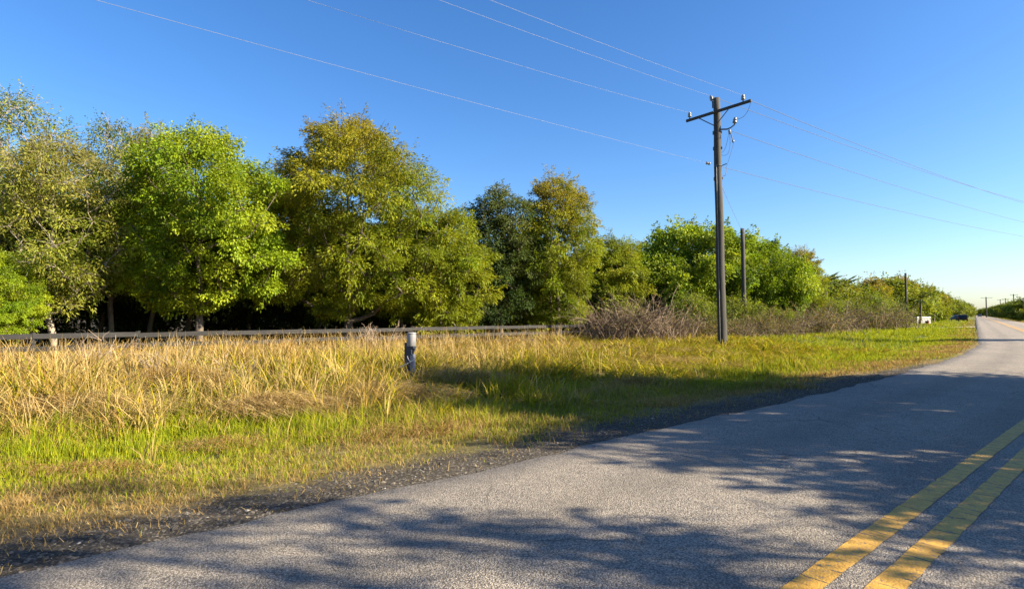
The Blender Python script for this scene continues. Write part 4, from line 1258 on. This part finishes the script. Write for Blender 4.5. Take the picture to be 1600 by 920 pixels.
back = np.array([-44.0, -35.0, 0.2])
fwd = np.array([64.0, 41.0, 0.3])
tops = {'left': base + I_L + np.array([0, 0, 0.30]), 'top': base + tp + np.array([-0.07, 0, 0.30]), 'right': base + I_R + np.array([0, 0, 0.30])}
span(tops['left'], tops['left'] + back, 1.0, 'overhead wire running left from the left crossarm insulator')
span(tops['top'], tops['top'] + back, 0.75, 'overhead wire running left from the pole top insulator')
span(tops['right'], tops['right'] + back, 0.75, 'overhead wire running left from the right crossarm insulator')
nb = base + axis_pt(NZ)
span(nb - ln_ * 0.75, nb + back, 0.35, 'lowest overhead wire running left from below the crossarm')
span(base + arm_end, base + arm_end + fwd, 1.25, 'topmost overhead wire running right from the crossarm end', mat='dark_wire', r_=0.011)
span(tops['top'], tops['top'] + fwd + np.array([2.0, -2.0, -1.0]), 1.1, 'overhead wire running right from the pole top insulator', mat='dark_wire', r_=0.011)
span(base + co + np.array([0.15, 0, -0.1]), base + co + fwd + np.array([0, 0, -0.6]), 0.9, 'overhead wire running right from the side bracket', mat='dark_wire', r_=0.011)
span(nb + ln_ * 0.3, nb + fwd + np.array([0, 0, 0.4]), 0.8, 'lowest overhead wire running right from the pole', mat='dark_wire', r_=0.011)


def bare_pole(px, Y, top, r0, r1, label, arm=False, lean=0.0):
    xy = at(px, Y)
    z = float(ground_z(*xy))
    o = empty('utility_pole', (xy[0], xy[1], z))
    q = np.linspace(-0.3, top - z, 8)
    m = MB(); m.tubes(np.stack([lean * q, 0 * q, q], -1), np.interp(q, [0, top], [r0, r1]), 10)
    nn = m.n - 10
    m.v.append(np.array([[lean * (top - z), 0, top - z + 0.01]], np.float32)); m.c.append(np.full((1, 3), 0.5, np.float32)); m.n += 1
    m.f.append(np.array([(m.n - 1, nn + (j + 1) % 10, nn + j) for j in range(10)]))
    m.build('shaft', M['pole'], o, True)
    if arm:
        d_ = np.array([math.cos(TH1), -math.sin(TH1), 0]) * arm
        m = MB(); m.beam(np.array([0, -0.28, top - z - 0.5]) - d_, np.array([0, -0.28, top - z - 0.5]) + d_, 0.12, 0.15); m.build('crossarm', M['pole'], o)
        for q in (-0.9, 0.0, 0.9):
            m = MB(); m.lathe(INS, 8, np.array([0, -0.28, top - z - 0.43]) + d_ * q); m.build('insulator', M['ceramic'], o)
    else:
        m = MB(); m.lathe([(r1 * 1.06, -0.03), (r1 * 1.14, -0.02), (r1 * 1.14, 0.02), (r1 * 1.06, 0.03)], 10, (lean * (top - z - 0.3), 0, top - z - 0.3)); m.build('band', M['dark_metal'], o)
    return tag(o, label, 'utility pole', 'distant poles'), np.array([xy[0] + lean * (top - z), xy[1], top - 0.15])


_, stub = bare_pole(1163, 40.5, 7.65, 0.16, 0.135, 'bare stub pole without crossarm in front of round green trees', lean=-0.008)
cable(base + axis_pt(NZ - 0.7) + np.array([0.1, 0.1, 0]), stub, 0.1, 0.008, 'guy_wire', M['wire'], None)
tag(bpy.data.objects['guy_wire'], 'thin guy wire slanting from utility pole to the bare stub pole', 'guy wire')
bare_pole(1416, 92.0, 8.2, 0.20, 0.16, 'distant bare pole rising above the brambles left of the road')
bare_pole(1541, 330.0, 11.5, 0.34, 0.28, 'distant pole with crossarm closest to where the road vanishes', arm=2.6)
bare_pole(1563, 400.0, 12.0, 0.26, 0.2, 'faint thin distant pole right of the road, left of a pair', arm=1.8)
bare_pole(1571, 360.0, 11.6, 0.26, 0.2, 'thin distant pole right of the road, right of a pair', arm=1.8)
bare_pole(1584, 285.0, 11.6, 0.26, 0.2, 'rightmost distant pole above the trees right of the road', arm=1.5)

# ------------------------------------------------------------------ the yard far down on the left
def storage_box():
    xy = at(1439, 98.0); z = float(ground_z(*xy))
    o = empty('storage_box', (xy[0], xy[1], z), R(6))
    mb = MB()
    for q in (-0.95, 0.95): mb.box((q, 0, 0.06), (0.14, 1.0, 0.16))
    mb.build('skids', M['dark_metal'], o)
    mb = MB(); mb.box((0, 0, 0.62), (2.5, 1.1, 0.98)); mb.build('body', M['white'], o)
    mb = MB(); mb.box((0, 0, 1.17), (2.62, 1.2, 0.12), taper=0.94); mb.build('lid', M['white'], o)
    return tag(o, 'low white box at the yard edge right of the distant pole', 'storage box')


storage_box()
xy = at(1448, 96.5)
mb = MB(); mb.lathe([(0.26, 0), (0.29, 0.02), (0.29, 0.28), (0.27, 0.30), (0.29, 0.32), (0.29, 0.58), (0.30, 0.6), (0.28, 0.62)], 12)
bo = mb.build('barrel', M['red_brown'], smooth=True); bo.location = (xy[0], xy[1], float(ground_z(*xy)) - 0.01)
tag(bo, 'small rust red barrel at right end of the low white box', 'barrel')


def car(xy, rz, paint, label, z=None, truck=False):
    z = float(ground_z(*xy)) if z is None else z
    o = empty('parked_car' if not truck else 'parked_pickup', (xy[0], xy[1], z), rz)
    L, Wc = 4.7, 1.85
    # side outline lofted across the width
    if truck:
        low = [(-2.5, 0.45), (-2.5, 0.98), (-0.7, 1.02), (0.9, 1.05), (2.2, 0.98), (2.5, 0.8), (2.5, 0.42)]
        cab = [(-0.75, 1.02), (-0.6, 1.70), (0.35, 1.72), (1.0, 1.04)]
    else:
        low = [(-2.35, 0.42), (-2.38, 0.95), (-2.0, 1.06), (0.9, 1.06), (2.1, 0.95), (2.35, 0.72), (2.35, 0.36)]
        cab = [(-2.15, 1.05), (-1.85, 1.68), (0.15, 1.72), (1.0, 1.05)]

    def loft(pts, wdt, inset):
        k_ = len(pts); m = MB()
        v = []
        for sy, f_ in ((-1, 1 - inset), (-1, 1), (1, 1), (1, 1 - inset)):
            v += [(x_ * (0.985 if f_ != 1 else 1), sy * wdt / 2 * (f_ if f_ != 1 else 1) * (1 - 0.16 * max(0, z_ - 1.0)), z_ + (0.03 if (f_ != 1 and z_ > 0.9) else 0)) for x_, z_ in pts]
        order = [1, 0, 3, 2]
        rows = [order[0], order[1], order[2], order[3]]
        f = []
        for a_, b_ in ((1, 0), (0, 3), (3, 2)):
            for i_ in range(k_):
                j_ = (i_ + 1) % k_
                f.append((a_ * k_ + i_, a_ * k_ + j_, b_ * k_ + j_, b_ * k_ + i_))
        m.add(v, f)
        for rw in (1, 2):
            st_ = rw * k_
            m.f.append(np.array([(st_, st_ + i_, st_ + i_ + 1) for i_ in range(1, k_ - 1)]))
        return m
    loft(low, Wc, 0.08).build('body', paint, o, True)
    cabo = loft(cab, Wc * 0.94, 0.10).build('cabin', paint, o, True)
    # glass set slightly proud of the cabin
    x0, x1 = cab[0][0], cab[-1][0]
    for sy in (-1, 1):
        m = MB(); yy = sy * (Wc * 0.94 / 2)
        q = [(cab[0][0] + 0.22, yy * 1.0 + sy * 0.01, 1.12), (cab[-1][0] - 0.2, yy + sy * 0.01, 1.12), (cab[2][0] - 0.02, yy * 0.90 + sy * 0.012, 1.60), (cab[1][0] + 0.12, yy * 0.90 + sy * 0.012, 1.60)]
        m.add(q, [(0, 1, 2, 3)]); m.build('side_window', M['glass'], cabo)
    for (xa, za), (xb, zb_), sg2 in ((cab[-1], cab[2], 1), (cab[0], cab[1], -1)):
        m = MB(); q = []
        for t_, yy in ((0.12, 0.80), (0.9, 0.72)):
            q += [(xa + (xb - xa) * t_ + sg2 * 0.02, -yy * Wc / 2, za + (zb_ - za) * t_ + 0.02), (xa + (xb - xa) * t_ + sg2 * 0.02, yy * Wc / 2, za + (zb_ - za) * t_ + 0.02)]
        m.add(q, [(0, 1, 3, 2)]); m.build('windscreen' if sg2 > 0 else 'rear_window', M['glass'], cabo)
    for xx in (-1.45, 1.45):
        for sy in (-1, 1):
            m = MB(); m.lathe([(0.20, -0.11), (0.33, -0.11), (0.35, -0.08), (0.35, 0.08), (0.33, 0.11), (0.20, 0.11)], 16, (xx, sy * 0.82, 0.35), (0, 1, 0)); wh = m.build('wheel', M['rubber'], o)
            m = MB(); m.lathe([(0.19, -0.115), (0.21, -0.112), (0.21, 0.112), (0.19, 0.115)], 12, (xx, sy * 0.82, 0.35), (0, 1, 0)); m.build('rim', M['metal'], wh)
    for sy in (-1, 1):
        m = MB(); m.box((low[-2][0] - 0.03, sy * 0.68, 0.76), (0.10, 0.36, 0.14)); m.build('headlight', M['lamp_clear'], o)
        m = MB(); m.box((low[1][0] + 0.02, sy * 0.76, 0.86), (0.10, 0.20, 0.24)); m.build('tail_light', M['lamp_red'], o)
    return tag(o, label, 'car' if not truck else 'pickup')


car(at(1504, 140.0), R(52), M['black_paint'], 'black car parked nearest the road beside the driveway')
car(at(1495, 160.0), R(75), M['grey_paint'], 'dark pickup parked behind the black car', truck=True)
rp = P(430.0, 1.7)
car(rp[:2], math.pi / 2 - TH1 + math.pi, M['grey_paint'], 'tiny dark car driving where the road vanishes', z=0.02)

# pale shed glimpsed between the distant trees
xy = at(1508, 330.0); z = float(ground_z(*xy))
shed = empty('shed', (xy[0], xy[1], z), R(15))
mb = MB(); mb.box((0, 0, 1.1), (2.6, 3.0, 2.3)); mb.build('wall', M['white'], shed)
mb = MB(); mb.add([(-1.5, -1.7, 2.2), (1.5, -1.7, 2.2), (1.5, 1.7, 2.2), (-1.5, 1.7, 2.2), (0, -1.7, 3.0), (0, 1.7, 3.0)], [(0, 4, 5, 3), (1, 2, 5, 4)]); mb.add([(-1.5, -1.7, 2.2), (1.5, -1.7, 2.2), (0, -1.7, 3.0), (-1.5, 1.7, 2.2), (1.5, 1.7, 2.2), (0, 1.7, 3.0)], [(0, 1, 2), (4, 3, 5)]); mb.build('roof', M['metal'], shed)
mb = MB(); mb.box((0.3, -1.51, 1.0), (0.9, 0.04, 1.95)); mb.build('door', M['grey_cap'], shed)
tag(shed, 'small pale shed glimpsed between distant trees left of the road', 'shed')
